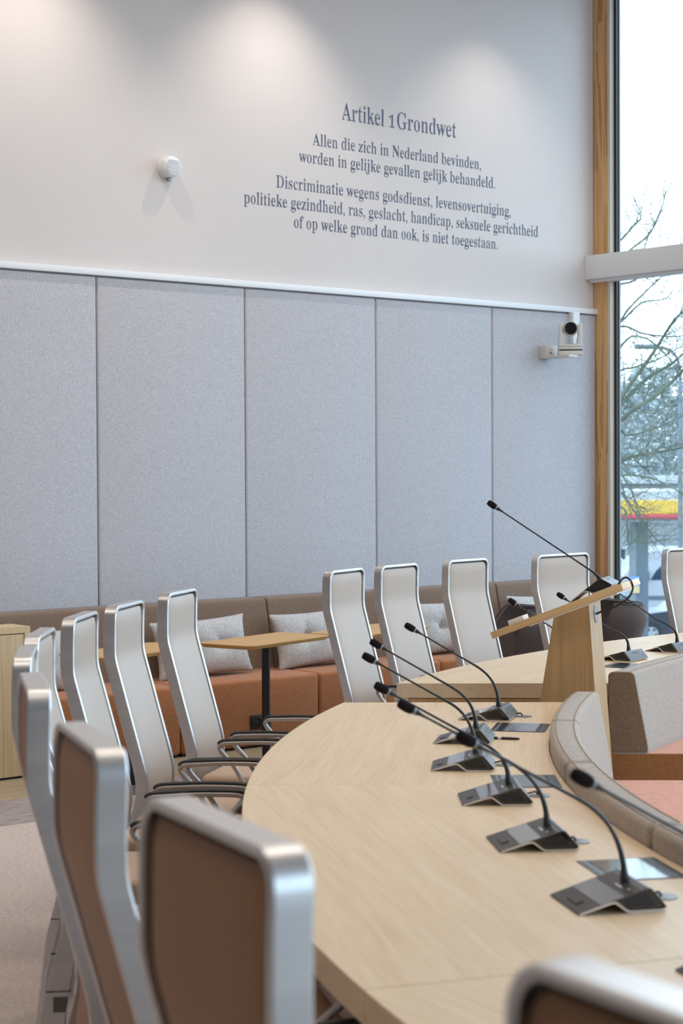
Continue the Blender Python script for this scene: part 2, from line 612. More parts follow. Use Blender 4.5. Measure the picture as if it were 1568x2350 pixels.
for x, e in ((1.2, 30), (3.25, 34), (5.22, 34), (7.02, 30), (9.0, 15)):
    t = thing('wall_washer', 'cylindrical downlight washing the back wall, above the photo', 'ceiling light', (x, WALL_Y - 0.66, CEIL), 0, 'downlights along the back wall')
    MB().lathe([(0.05, 0), (0.05, -0.2), (0.044, -0.2), (0.044, -0.15)]).build('housing', M_white, t)
    d = bpy.data.lights.new('wash_spot', 'SPOT')
    d.energy = e * 2.1
    d.color = (1.0, 0.89, 0.80)
    d.spot_size = rad(92)
    d.spot_blend = 0.9
    d.shadow_soft_size = 0.03
    o = bpy.data.objects.new('wash_spot', d)
    COL.objects.link(o)
    o.parent = t
    o.location = (0, 0, -0.21)
    o.rotation_euler = (rad(11), 0, 0)

# ------------------------------------------------------------------ meeting ring geometry
CX, CY = 7.952, -0.028
R_OUT, R_IN = 6.405, 5.485
GAP_DIR = (0.744, -0.668)
END1 = (4.449, 5.352)
END2 = (5.062, 5.649)


def pol(a, r, z=0.0):
    return Vector((CX + r * math.cos(rad(a)), CY + r * math.sin(rad(a)), z))


def end_angle(r, P, e=GAP_DIR):
    dx, dy = P[0] - CX, P[1] - CY
    b = dx * e[0] + dy * e[1]
    c = dx * dx + dy * dy - r * r
    disc = max(b * b - c, 0)
    best = min((-b + math.sqrt(disc), -b - math.sqrt(disc)), key=abs)
    return math.degrees(math.atan2(dy + best * e[1], dx + best * e[0]))


def dr_front(a, r):
    """the inner side of the front table and its sofas runs on a slightly wider curve"""
    return 0.040 - 0.0026 * (a - 121) if r < 5.75 else 0.0


def ring(profile, a0, a1, n=40, dr=None):
    """sweep a closed (r, z) profile between angles; a0/a1 may be functions of r"""
    fa0 = a0 if callable(a0) else (lambda r: a0)
    fa1 = a1 if callable(a1) else (lambda r: a1)
    mb = MB()
    m = len(profile)
    v = []
    for i in range(n + 1):
        t = i / n
        for r, z in profile:
            a = fa0(r) * (1 - t) + fa1(r) * t
            v.append(pol(a, r + (dr(a, r) if dr else 0), z))
    f = [tuple(range(m)), tuple(n * m + j for j in range(m - 1, -1, -1))]
    for i in range(n):
        for j in range(m):
            f.append((i * m + j, (i + 1) * m + j, (i + 1) * m + (j + 1) % m, i * m + (j + 1) % m))
    return mb.add(v, f)


def frame_at(a, r=0.0, z=0.0):
    """matrix at angle a whose x axis points outward along the radius"""
    p = pol(a, r, z)
    return Matrix.Translation(p) @ Matrix.Rotation(rad(a), 4, 'Z')


def build_table(label, a_list, fa_end0, fa_end1, R_IN=5.485, dr=None):
    mid = 0.5 * (a_list[0] + a_list[-1])
    t = thing('curved_table', label, 'table', pol(mid, 5.94), 0, 'curved council tables')
    slab = [(R_IN, 0.676), (R_OUT, 0.676), (R_OUT, 0.74), (R_IN, 0.74)]
    for i in range(len(a_list) - 1):
        g = 0.012
        a0 = fa_end0 if i == 0 and fa_end0 else a_list[i] + g
        a1 = fa_end1 if i == len(a_list) - 2 and fa_end1 else a_list[i + 1] - g
        ring(slab, a0, a1, 30, dr).build('tabletop', M_oak, t, M=frame_at((a_list[i] + a_list[i + 1]) / 2 + 3, 5.94), bevel=0.0015)
    lo = a_list[0] + 0.5
    hi = a_list[-1] - 0.5
    pf = [(R_IN + 0.03, 0.0), (R_IN + 0.055, 0.0), (R_IN + 0.055, 0.673), (R_IN + 0.03, 0.673)]
    ring(pf, (lambda r: fa_end0(r) + 0.4) if fa_end0 else lo, (lambda r: fa_end1(r) - 0.4) if fa_end1 else hi, 60, dr).build('front_panel', M_oakv, t, M=frame_at(mid, 5.94))
    return t


def end_panel(t, P, sgn):
    """full height veneered end under the table top, flush with the cut end"""
    e = Vector((GAP_DIR[0], GAP_DIR[1], 0))
    n = Vector((e.y, -e.x, 0)) * sgn
    p0 = Vector((P[0], P[1], 0)) + e * 0.012
    p1 = Vector((P[0], P[1], 0)) + e * (0.92 if sgn > 0 else 0.86)
    q = [p0 + n * 0.001, p1 + n * 0.001, p1 + n * 0.03, p0 + n * 0.03]
    MB().prism([(v.x, v.y) for v in q], 0, 0.6735, 'z').build('end_panel', M_oakv, t, M=Matrix.Translation(p0) @ Matrix.Rotation(math.atan2(e.y, e.x), 4, 'Z'))


fe1 = lambda r: end_angle(r, END1)
fe2 = lambda r: end_angle(r, END2)
t1 = build_table('long curved light oak council table in front, carrying seven microphones', [120.9, 139.6, 158.2, 176.8, 195.4], fe1, None, dr=dr_front)
end_panel(t1, END1, 1)
t2 = build_table('curved light oak council table behind the wooden lectern', [56, 75, 94.3, 113.5], None, fe2, 5.546)
end_panel(t2, END2, -1)

# ------------------------------------------------------------------ inner ring sofas
SEAT_Z = 0.452
TOP_Z = 0.797


def sofa_profile(ro):
    p = [(ro, 0.30), (ro, TOP_Z - 0.02)]
    for i in range(1, 5):
        a = rad(90 * i / 4)
        p.append((ro - 0.02 + 0.02 * math.cos(a), TOP_Z - 0.02 + 0.02 * math.sin(a)))
    ri = ro - 0.078
    for i in range(0, 5):
        a = rad(90 + 78 * i / 4)
        p.append((ri + 0.022 * math.cos(a), TOP_Z - 0.024 + 0.024 * math.sin(a)))
    p += [(ro - 0.150, SEAT_Z + 0.03), (ro - 0.152, SEAT_Z), (ro - 0.10, 0.30)]
    return p


def sofa(a0, a1, label, end_lo=None, end_hi=None, ro=5.482, dr=dr_front):
    """one upholstered module between angles a0 < a1"""
    mid = (a0 + a1) / 2
    t = thing('curved_sofa', label, 'sofa', pol(mid, 5.1), 0, 'upholstered sofas inside the table ring')
    Mx = frame_at(mid, 5.1)
    g = 0.05
    lo = end_lo if end_lo else a0 + g
    hi = end_hi if end_hi else a1 - g
    lo2 = (lambda r: end_lo(r) + 0.1) if end_lo else a0 + g
    hi2 = (lambda r: end_hi(r) - 0.1) if end_hi else a1 - g
    ring(sofa_profile(ro), lo, hi, 24, dr).build('backrest', M_taupe, t, M=Mx, bevel=0.022, seg=4, smooth=50)
    seat = [(4.62, SEAT_Z - 0.11), (ro - 0.10, SEAT_Z - 0.11), (ro - 0.12, SEAT_Z)]
    seat += [(4.66, SEAT_Z), (4.634, SEAT_Z - 0.008), (4.62, SEAT_Z - 0.03)]
    ring(seat, lo, hi, 24, dr).build('seat_cushion', M_terra, t, M=Mx, bevel=0.008, seg=3, smooth=50)
    ring([(4.64, 0.04), (ro, 0.04), (ro, SEAT_Z - 0.111), (4.64, SEAT_Z - 0.111)], lo2, hi2, 24, dr).build('base', M_rust, t, M=Mx)
    # seams of thread along the two top edges
    sm = MB()
    l = lo if callable(lo) else (lambda r, q=lo: q)
    h = hi if callable(hi) else (lambda r, q=hi: q)
    for r, z in ((ro - 0.020, TOP_Z + 0.0004), (ro - 0.080, TOP_Z + 0.0004)):
        sm.tube([pol(l(r) * (1 - q) + h(r) * q, r + (dr(l(r) * (1 - q) + h(r) * q, r) if dr else 0), z) for q in np.linspace(0.012, 0.988, 26)], 0.0014, 6)
    sm.build('seam', M_seam, t, M=Mx)
    return t


s1e = lambda r: end_angle(r + 0.04, (pol(121.3, 5.43).x, pol(121.3, 5.43).y))
s2e = lambda r: end_angle(r, (5.650, 5.010))
sofa(120.6, 130.05, 'taupe and terracotta sofa module ending beside the lectern foot', end_lo=s1e)
sofa(130.05, 139.15, 'taupe sofa back module directly beyond the middle table screen')
sofa(139.15, 148.9, 'taupe sofa back module behind the large foreground microphone head')
sofa(148.9, 158.3, 'taupe sofa back module nearest, at the right edge of the photo')
o = sofa(104.0, 114.0, 'taupe sofa with brown end panel behind the lectern, before the far table', end_hi=s2e, ro=5.543, dr=None)
sofa(94.0, 104.0, 'taupe sofa module beyond the brown-ended one, at the right photo edge', ro=5.543, dr=None)
# brown upholstered end of the far sofa: back side and seat base
ro = 5.543
e = Vector((GAP_DIR[0], GAP_DIR[1], 0))
nn = Vector((e.y, -e.x, 0))


def end_skin(profile, name, m, inset, parent):
    pts = []
    for r, z in profile:
        a = s2e(r)
        pts.append(pol(a, r, z))
    c = sum(pts, Vector()) / len(pts)
    n = len(pts)
    fr = [c + (p - c) * inset + nn * 0.004 for p in pts]
    bk = [c + (p - c) * inset - nn * 0.02 for p in pts]
    mb = MB().add(fr + bk, [tuple(range(n)), tuple(range(2 * n - 1, n - 1, -1))] + [(i, i + n, (i + 1) % n + n, (i + 1) % n) for i in range(n)])
    return mb.build(name, m, parent, M=parent.matrix_basis.copy(), bevel=0.003)


pr = [p for p in sofa_profile(ro)]
prb = [(ro, SEAT_Z + 0.004)] + pr[1:-2] + [(ro - 0.150, SEAT_Z + 0.004)]
end_skin(prb, 'end_panel', M_browng, 1.0, o)['label'] = 'brown wool end panel'
end_skin([(4.63, 0.05), (ro - 0.002, 0.05), (ro - 0.002, SEAT_Z - 0.002), (4.63, SEAT_Z - 0.002)], 'base_end', M_rust, 1.0, o)
bpy.context.view_layer.update()

# ------------------------------------------------------------------ high-backed chairs
PROF = [(1.176, 0.004), (1.10, 0.001), (1.02, 0.0), (1.0, 0.001), (0.98, 0.004), (0.96, 0.009), (0.94, 0.0145), (0.80, 0.0525), (0.62, 0.1015),
        (0.60, 0.1065), (0.575, 0.112), (0.55, 0.1155), (0.525, 0.1165), (0.50, 0.115), (0.45, 0.107), (0.40, 0.098), (0.30, 0.082), (0.012, 0.045)]


def xprof(z):
    if z >= PROF[0][0]:
        return PROF[0][1]
    for (z1, x1), (z0, x0) in zip(PROF, PROF[1:]):
        if z >= z0:
            return x0 + (x1 - x0) * (z - z0) / (z1 - z0)
    return PROF[-1][1]


BD = 0.046   # depth of the aluminium band
HTOP = 1.176


def chair_parts(t, W, arm_z=0.632):
    hw = W / 2
    r = 0.042
    th = 0.013
    # band path in (y, z), left foot -> over the top -> right foot
    path = []
    zs = [0.012, 0.10, 0.20] + list(np.linspace(0.30, HTOP - r, 50))
    path += [(-hw, z) for z in zs]
    for i in range(1, 9):
        a = rad(180 - 90 * i / 9)
        path.append((-hw + r + r * math.cos(a), HTOP - r + r * math.sin(a)))
    path += [(-hw + r + (W - 2 * r) * q, HTOP) for q in np.linspace(0, 1, 7)]
    for i in range(1, 9):
        a = rad(90 - 90 * i / 9)
        path.append((hw - r + r * math.cos(a), HTOP - r + r * math.sin(a)))
    path += [(hw, z) for z in reversed(zs)]
    c = 0.003
    v, f = [], []
    for i, (y, z) in enumerate(path):
        a = path[max(i - 1, 0)]
        b = path[min(i + 1, len(path) - 1)]
        ty, tz = b[0] - a[0], b[1] - a[1]
        l = math.hypot(ty, tz)
        ny, nz = -tz / l, ty / l      # outward
        xf = xprof(z)
        dep = BD + 0.02 * min(1, max(0, (0.5 - z)) / 0.2)
        sec = [(0, -c), (0, -th + c), (-c, -th), (-dep + c, -th), (-dep, -th + c), (-dep, -c), (-dep + c, 0), (-c, 0)]
        for dx, off in sec:
            v.append((xf + dx, y + ny * off, z + nz * off))
    m = 8
    for i in range(len(path) - 1):
        for j in range(m):
            f.append((i * m + j, (i + 1) * m + j, (i + 1) * m + (j + 1) % m, i * m + (j + 1) % m))
    f.append(tuple(range(m)))
    f.append(tuple((len(path) - 1) * m + j for j in range(m - 1, -1, -1)))
    bf = MB().add(v, f).build('back_frame', M_alu, t, smooth=30)
    for s in (-1, 1):
        jl = MB()
        jl.box(xprof(0.355) - BD - 0.014, xprof(0.355) + 0.001, s * hw - 0.0075 * (1 + s) , s * hw + 0.0075 * (1 - s), 0.353, 0.357)
        jl.build('joint_line', M_black, bf, smooth=0)
    # leather back pad, slightly domed on both faces
    ph = hw - th - 0.0025
    z0, z1 = 0.405, HTOP - th - 0.007
    rc = 0.032

    def halfw(z):
        for zc, s in ((z1 - rc, 1), (z0 + 0.06, -1)):
            d = (z - zc) * s
            R = rc if s > 0 else 0.06
            if d > 0:
                return ph - R + math.sqrt(max(R * R - d * d, 0))
        return ph
    zz = [z0, z0 + 0.002, z0 + 0.006, z0 + 0.014, z0 + 0.03, z0 + 0.05] + list(np.linspace(z0 + 0.07, z1 - 0.045, 34)) + [z1 - 0.03, z1 - 0.018, z1 - 0.009, z1 - 0.004, z1 - 0.001, z1]
    ss = [-1, -0.985, -0.95, -0.88, -0.75, -0.5, -0.2, 0.2, 0.5, 0.75, 0.88, 0.95, 0.985, 1]
    v, f = [], []
    n = len(ss)

    def dome(s, z):
        e1 = 1 - abs(s) ** 8
        d = min(z1 - z, z - z0)
        e2 = min(1, math.sqrt(max(d, 0) / 0.04)) if d < 0.04 else 1
        return e1 * e2
    def pad(x_mid, x_face, bulge, name, m):
        v, f = [], []
        for z in zz:
            w = halfw(z)
            for q in ss:
                v.append((xprof(z) + x_face + bulge * dome(q, z), q * w, z))
            for q in reversed(ss):
                v.append((xprof(z) + x_mid, q * w, z))
        m_ = 2 * n
        for i in range(len(zz) - 1):
            for j in range(m_):
                f.append((i * m_ + j, i * m_ + (j + 1) % m_, (i + 1) * m_ + (j + 1) % m_, (i + 1) * m_ + j))
        f.append(tuple(range(m_)))
        f.append(tuple((len(zz) - 1) * m_ + j for j in range(m_ - 1, -1, -1)))
        return MB().add(v, f).build(name, m, t, smooth=60)
    bp = pad(-0.022, -0.009, 0.009, 'backrest', M_leather)
    pad(-0.0225, -0.034, -0.009, 'back_shell', M_leather2)['label'] = 'brown leather rear face'
    # black strip painted as the shade between pad and band
    v, f = [], []
    for i, (y, z) in enumerate(path):
        if z < 0.42:
            continue
        a = path[max(i - 1, 0)]
        b = path[min(i + 1, len(path) - 1)]
        ty, tz = b[0] - a[0], b[1] - a[1]
        l = math.hypot(ty, tz)
        ny, nz = -tz / l, ty / l
        for off in (-th + 0.001, -th - 0.016):
            for dx in (-0.018, -0.029):
                v.append((xprof(z) + dx, y + ny * off, z + nz * off))
    m = len(v) // 4
    for i in range(m - 1):
        q, w = i * 4, (i + 1) * 4
        f += [(q, w, w + 2, q + 2), (q + 1, q + 3, w + 3, w + 1)]
    MB().add(v, f).build('gap_shade', M_black, bp, smooth=0)
    # seat
    sb = bmesh.new()
    bmesh.ops.create_cube(sb, size=1)
    for q in sb.verts:
        q.co = Vector((0.37 + q.co.x * 0.47, q.co.y * (W + 0.06), 0.435 + q.co.z * 0.075))
    bmesh.ops.bevel(sb, geom=list(sb.edges), offset=0.028, segments=4, profile=0.5, affect='EDGES')
    MB().bm(sb).build('seat', M_seat, t, smooth=60)
    # arms: closed loop with two slanting struts and a black rest
    for s in (-1, 1):
        y = s * (hw + 0.046)
        za = arm_z
        p = [(0.39, y - s * 0.02, 0.45), (0.335, y, za - 0.090), (0.292, y, za - 0.042), (0.276, y, za - 0.020), (0.276, y, za - 0.007), (0.290, y, za + 0.002), (0.33, y, za + 0.005), (0.42, y, za + 0.009), (0.50, y, za + 0.009),
             (0.560, y, za + 0.006), (0.583, y, za - 0.004), (0.584, y, za - 0.018), (0.555, y, za - 0.040), (0.46, y - s * 0.01, 0.475), (0.43, y - s * 0.02, 0.45)]
        ar = MB().tube(smooth_path(p, 6), 0.0092, 10).build('armrest', M_alu2, t, smooth=60)
        q = [(0.2695, y, za - 0.001), (0.285, y, za + 0.0095), (0.32, y, za + 0.0140), (0.42, y, za + 0.0185), (0.52, y, za + 0.0185), (0.575, y, za + 0.0145), (0.59, y, za + 0.006)]
        MB().tube(smooth_path(q, 4), [0.005] + [0.0078] * (len(q) * 4 - 5) + [0.005], 8).build('arm_pad', M_black, ar, smooth=60)
    # under-seat frame joining the band
    uf = MB()
    for s in (-1, 1):
        uf.rbox(0.045, 0.46, s * hw - (0.013 if s > 0 else 0), s * hw + (0.013 if s < 0 else 0), 0.30, 0.345, 0.003)
    uf.rbox(0.22, 0.40, -hw + 0.013, hw - 0.013, 0.325, 0.395, 0.004)
    uf.build('seat_frame', M_alu, t)
    for s in (-1, 1):
        y = s * (hw - 0.007)
        lg = MB().tube([(0.45, y, 0.33), (0.47, y, 0.12), (0.475, y, 0.014)], [0.014, 0.012, 0.010], 8).build('leg', M_alu2, t, smooth=60)
        MB().lathe([(0.014, 0.0005), (0.015, 0.005), (0.010, 0.016)], (0.475, y, 0), n=12).build('glide', M_black, lg)


PC = 'tan high-backed aluminium-banded chair, '
chairs = [
    (166.58, 6.97, 0.5, 1.075, PC + 'largest, seen from behind in the lower left foreground'),
    (159.3, 6.89, 0, 1.05, PC + 'second nearest in the left row, brown back showing'),
    (152.1, 6.89, 1, 1.04, PC + 'third nearest in the left row, side nearly edge-on'),
    (144.5, 6.94, 3, 1.015, PC + 'fourth in the left row, overlapping the pale cabinet'),
    (138.4, 7.013, 3, 1.0, PC + 'fifth in the left row, half hidden beside the cabinet'),
    (133.2, 7.035, 2, 1.0, PC + 'sixth in the left row, below the leftmost panel seam'),
    (129.0, 7.03, 1, 1.0, PC + 'seventh in the left row, one before its end'),
    (123.56, 7.058, 2.5, 1.0, PC + 'last in the left row, beside the black table pole'),
    (173.3, 6.99, 0, 1.08, PC + 'cut off in the bottom right corner'),
    (110.24, 7.035, 2, 1.0, PC + 'leftmost of the far row behind the tables'),
    (106.17, 7.03, 0, 1.0, PC + 'second of the far row, behind three microphone heads'),
    (100.96, 7.025, -2, 1.0, PC + 'third of the far row, left of the lectern board'),
]


def chair_row(rows, W, arm_z=0.632):
    p = None
    for ang, r, rot, sc, lab in rows:
        if p is None:
            p = thing('conference_chair', lab, 'chair', group='high-backed leather chairs')
            chair_parts(p, W, arm_z)
            c = p
        else:
            c = copy_tree(p)
        c['label'] = lab
        c.matrix_basis = Matrix.Translation(pol(ang, r)) @ Matrix.Rotation(rad(ang + 180 + rot), 4, 'Z') @ Matrix.Scale(sc, 4)


chair_row([c for c in chairs if c[3] > 1.03], 0.36, 0.597)
chair_row([c for c in chairs if c[3] <= 1.03], 0.36)
chair_row([(94.36, 6.975, 0, 1.0, 'wide tan high-backed chair rising directly behind the lectern'),
           (85.1, 6.95, 0, 1.0, 'wide tan high-backed chair before the window at the right photo edge')], 0.475)

# ------------------------------------------------------------------ microphone units


def mic_unit(t, tip=(-0.215, 0.332), knee=(0.045, 0.205)):
    """local x runs from the thin front edge towards the raised rear, z up, 0.18 m wide"""
    hw = 0.090
    # black loudspeaker housing
    body = [(0.078, 0.0245), (0.088, 0.021), (0.106, 0.0072), (0.116, 0.0046), (0.182, 0.0046), (0.188, 0.010), (0.158, 0.046), (0.152, 0.0475), (0.145, 0.0470)]
    MB().prism(body, -hw + 0.004, hw - 0.004).build('housing', M_blackgloss, t, bevel=0.0015)
    # speaker openings recessed at both sides
    for s in (-1, 1):
        MB().prism([(0.108, 0.0125), (0.172, 0.0105), (0.150, 0.040), (0.100, 0.0265)], s * (hw - 0.0045), s * (hw - 0.0030)).build('speaker_grille', M_black, t)
    # top plate bent down at the rear
    tp = [(0.0, 0.0015), (0.147, 0.0475), (0.154, 0.0492), (0.160, 0.0475), (0.1935, 0.0085), (0.1905, 0.0065), (0.157, 0.0445), (0.153, 0.0460), (0.148, 0.0445), (0.003, 0.0)]
    tp[0] = (0.0, 0.0030)
    p = MB().prism(tp, -hw, hw).build('top_plate', M_unit, t, bevel=0.001)
    # silver band wrapped under the plate
    ctr = [(0.003, 0.0014), (0.068, 0.0212), (0.077, 0.0228), (0.084, 0.0205), (0.102, 0.0062), (0.108, 0.0030), (0.116, 0.0020), (0.180, 0.0020), (0.187, 0.0034), (0.1915, 0.0075)]
    up, dn = [], []
    for i, q in enumerate(ctr):
        a = ctr[max(i - 1, 0)]
        b = ctr[min(i + 1, len(ctr) - 1)]
        tx, tz = b[0] - a[0], b[1] - a[1]
        l = math.hypot(tx, tz)
        up.append((q[0] - tz / l * 0.0022, q[1] + tx / l * 0.0022))
        dn.append((q[0] + tz / l * 0.0014, max(q[1] - tx / l * 0.0018, 0.0)))
    band = MB()
    for i in range(len(ctr) - 1):
        band.prism([dn[i], dn[i + 1], up[i + 1], up[i]], -hw - 0.0008, hw + 0.0008)
    band.build('silver_band', M_silver, t, smooth=40)
    # flush display, raised talk key, status light, mic socket: on the slope of the plate
    sl = math.atan2(0.0475 - 0.003, 0.147)
    cs, sn = math.cos(sl), math.sin(sl)

    def slope(u, lift):
        return (u * cs - lift * sn, 0.003 + u * sn + lift * cs)

    def slab(u0, u1, y0, y1, h, name, m, par):
        q = [slope(u0, 0.0002), slope(u1, 0.0002), slope(u1, h), slope(u0, h)]
        return MB().prism(q, y0, y1).build(name, m, par, smooth=0)
    slab(0.052, 0.105, -hw + 0.0008, hw - 0.0008, 0.0007, 'display', M_disp, p)
    slab(0.018, 0.036, -0.028, 0.028, 0.0022, 'talk_key', M_unit, p)
    slab(0.120, 0.124, -0.030, 0.006, 0.0009, 'status_light', M_led, p)
    d = slope(0.128, 0.0)
    MB().lathe([(0.0028, 0), (0.0028, 0.0012)], (d[0], -0.055, d[1]), (-sn, 0, cs), 10).build('sensor', M_led, p)
    # rear print: outlined key and two tiny rules
    rr = (0.1935 - 0.160, 0.0085 - 0.0475)
    ln = math.hypot(*rr)
    rx, rz = rr[0] / ln, rr[1] / ln
    bk = MB()

    def rear(u, y0, y1, h):
        a, b2 = (0.1600 + rx * u, 0.0477 + rz * u), (0.1600 + rx * (u + h), 0.0477 + rz * (u + h))
        nx, nz2 = -rz * 0.0005, rx * 0.0005
        bk.prism([a, b2, (b2[0] + nx, b2[1] + nz2), (a[0] + nx, a[1] + nz2)], y0, y1)
    rear(0.008, -0.02, 0.035, 0.0008)
    rear(0.016, -0.02, 0.035, 0.0008)
    rear(0.008, -0.02, -0.0192, 0.0088)
    rear(0.008, 0.0342, 0.035, 0.0088)
    rear(0.027, 0.045, 0.066, 0.0035)
    bk.build('rear_print', M_black, p, smooth=0)
    # gooseneck
    b0 = slope(0.140, 0.0)
    base = (b0[0], b0[1])
    dl = math.dist(knee, tip)
    ux, uz = (tip[0] - knee[0]) / dl, (tip[1] - knee[1]) / dl
    tip = (tip[0] + ux * 0.020, tip[1] + uz * 0.020)
    kk = math.dist(base, knee) * 0.33
    fl = bez((base[0] - 0.001, 0, base[1] + min(0.03, kk)), (base[0] - 0.010, 0, base[1] + min(0.03, kk) + kk), (knee[0] - ux * kk, 0, knee[1] - uz * kk), (knee[0], 0, knee[1]), 18)
    st = [(knee[0] + (tip[0] - knee[0]) * q, 0, knee[1] + (tip[1] - knee[1]) * q) for q in (0.03, 0.25, 0.5, 0.70, 1 - 0.075 / math.dist(knee, tip))]
    pts = [(base[0] + 0.002, 0, base[1] - 0.004), (base[0] + 0.001, 0, base[1] + 0.008), (base[0], 0, base[1] + 0.018)] + fl + st
    rs = [0.0105, 0.0105, 0.0085] + [0.0068 - 0.0024 * min(1, i / 9) for i in range(len(fl))] + [0.0040, 0.0034, 0.0032, 0.0031, 0.0031]
    gn = MB().tube(pts, rs, 10).build('gooseneck', M_black, t, smooth=60)
    ax = Vector((tip[0] - knee[0], 0, tip[1] - knee[1]))
    L = ax.length
    ax.normalize()
    tv = Vector((tip[0], 0, tip[1]))
    c0 = tv - ax * 0.058
    MB().lathe([(0.0028, -0.022), (0.0045, -0.004), (0.0078, 0.008), (0.0082, 0.012)], c0, ax, 14).build('capsule', M_black, gn, smooth=60)
    MB().lathe([(0.0084, 0.0115), (0.0090, 0.012), (0.0090, 0.0165), (0.0084, 0.017)], c0, ax, 14).build('collar', M_ringg, gn)
    MB().lathe([(0.0088, 0.0165), (0.0118, 0.022), (0.0130, 0.032), (0.0130, 0.042), (0.0118, 0.052), (0.0098, 0.0575), (0.006, 0.059)], c0, ax, 16).build('windscreen', M_foam, gn, smooth=70)


units = [(125.75, 5.865, (-0.200, 0.328), 'black gooseneck microphone unit at the far end of the front table'),
         (131.35, 5.878, (-0.206, 0.323), 'gooseneck microphone unit with a pen lying behind it'),
         (136.6, 5.862, (-0.194, 0.334), 'gooseneck microphone unit third from the far end of the front table'),
         (142.1, 5.805, (-0.216, 0.312), 'gooseneck microphone unit in front of the middle table screen'),
         (147.95, 5.815, (-0.212, 0.342), 'gooseneck microphone unit second nearest of those fully in view'),
         (153.95, 5.832, (-0.212, 0.357), 'largest gooseneck microphone unit fully in view, lower right'),
         (159.8, 5.835, (-0.228, 0.379), 'gooseneck microphone unit cut by the right edge, its head over the sofa'),
         (109.6, 5.975, (-0.222, 0.300), 'gooseneck microphone unit on the far table, behind the lectern post'),
         (104.6, 5.975, (-0.238, 0.294), 'gooseneck microphone unit on the far table, right of the lectern post'),
         (99.7, 5.975, (-0.244, 0.297), 'gooseneck microphone unit on the far table at the right photo edge')]
for ang, r, tip, lab in units:
    t = thing('microphone_unit', lab, 'microphone', group='gooseneck microphones on the tables')
    t.matrix_basis = Matrix.Translation(pol(ang, r, 0.7402)) @ Matrix.Rotation(rad(ang + 180 - 1.5), 4, 'Z')
    mic_unit(t, tip, (tip[0] + 0.245, tip[1] - 0.135))

# screens let into the tables
screens = [(128.05, 5.62, 'dark flush table screen beside the far end of the front table'),
           (139.2, 5.59, 'dark flush table screen in the middle of the front table'),
           (151.1, 5.57, 'flush table screen mirroring the bright window, nearest of the three in front'),
           (107.0, 5.74, 'flush table screen on the far table, right of the lectern post')]
sc0 = None
for ang, r, lab in screens:
    if sc0 is None:
        sc0 = thing('table_screen', lab, 'screen', group='screens let into the tables')
        MB().box(-0.096, 0.096, -0.105, 0.105, 0, 0.0012).build('bezel', M_sframe, sc0, smooth=0)
        MB().box(-0.060, 0.068, -0.100, 0.100, 0.0012, 0.0018).build('glass', M_screen, sc0, smooth=0)
        MB().box(-0.072, -0.064, -0.100, 0.100, 0.0012, 0.0017).build('slot', M_black, sc0, smooth=0)
        MB().box(0.078, 0.084, -0.100, 0.100, 0.0012, 0.0017).build('strip', M_greyalu, sc0, smooth=0)
        c = sc0
    else:
        c = copy_tree(sc0)
    c['label'] = lab
    c.matrix_basis = Matrix.Translation(pol(ang, r, 0.7402)) @ Matrix.Rotation(rad(ang), 4, 'Z')

# cable outlets behind the units
outs = [(125.2, 5.645, 'round satin cable outlet behind the farthest microphone on the front table'),
        (136.3, 5.635, 'round satin cable outlet behind the third microphone from the far table end'),
        (141.6, 5.575, 'round satin cable outlet behind the microphone by the middle screen'),
        (147.9, 5.60, 'round satin cable outlet behind the second nearest microphone'),
        (153.8, 5.60, 'round satin cable outlet behind the nearest fully visible microphone')]
co = None
for ang, r, lab in outs:
    if co is None:
        co = thing('cable_outlet', lab, 'cable outlet', group='cable outlets in the front table')
        MB().lathe([(0.030, 0), (0.030, 0.0015), (0.026, 0.0028), (0.0, 0.003)], n=24).build('cap', M_greyalu, co, smooth=60)
        MB().tube(smooth_path([(0.006, 0, 0.003), (0.012, 0, 0.012), (0.026, 0.002, 0.010), (0.040, 0.0, 0.006)], 5), 0.0028, 8).build('cable', M_black, co)
        c = co
    else:
        c = copy_tree(co)
    c['label'] = lab
    c.matrix_basis = Matrix.Translation(pol(ang, r, 0.7402)) @ Matrix.Rotation(rad(ang), 4, 'Z')

pen = thing('ballpoint_pen', 'black pen lying on the front table behind the second microphone', 'pen', (4.215, 4.285, 0.7402), math.atan2(-0.085, 0.055))
MB().lathe([(0.0005, 0), (0.003, 0.012), (0.0045, 0.016), (0.0045, 0.11), (0.0038, 0.125), (0.0025, 0.13)], (-0.02, 0, 0.0047), (1, 0, 0), 12).build('barrel', M_black, pen)
MB().lathe([(0.0048, 0), (0.0048, 0.012)], (0.035, 0, 0.0049), (1, 0, 0), 12).build('ring', M_led, pen)

# ------------------------------------------------------------------ lectern
LZ = rad(-59.1)
LB = Vector((5.342, 4.971, 0))
lec = thing('lectern', 'light oak lectern with slanted board on a tapered post between the tables', 'lectern', LB, LZ)
TH = rad(21.2)
ct, stn = math.cos(TH), math.sin(TH)
BZ = 1.087


def bp(u, w):  # board point: u up the slope, w above the mid plane
    return (u * ct - w * stn, BZ + u * stn + w * ct)


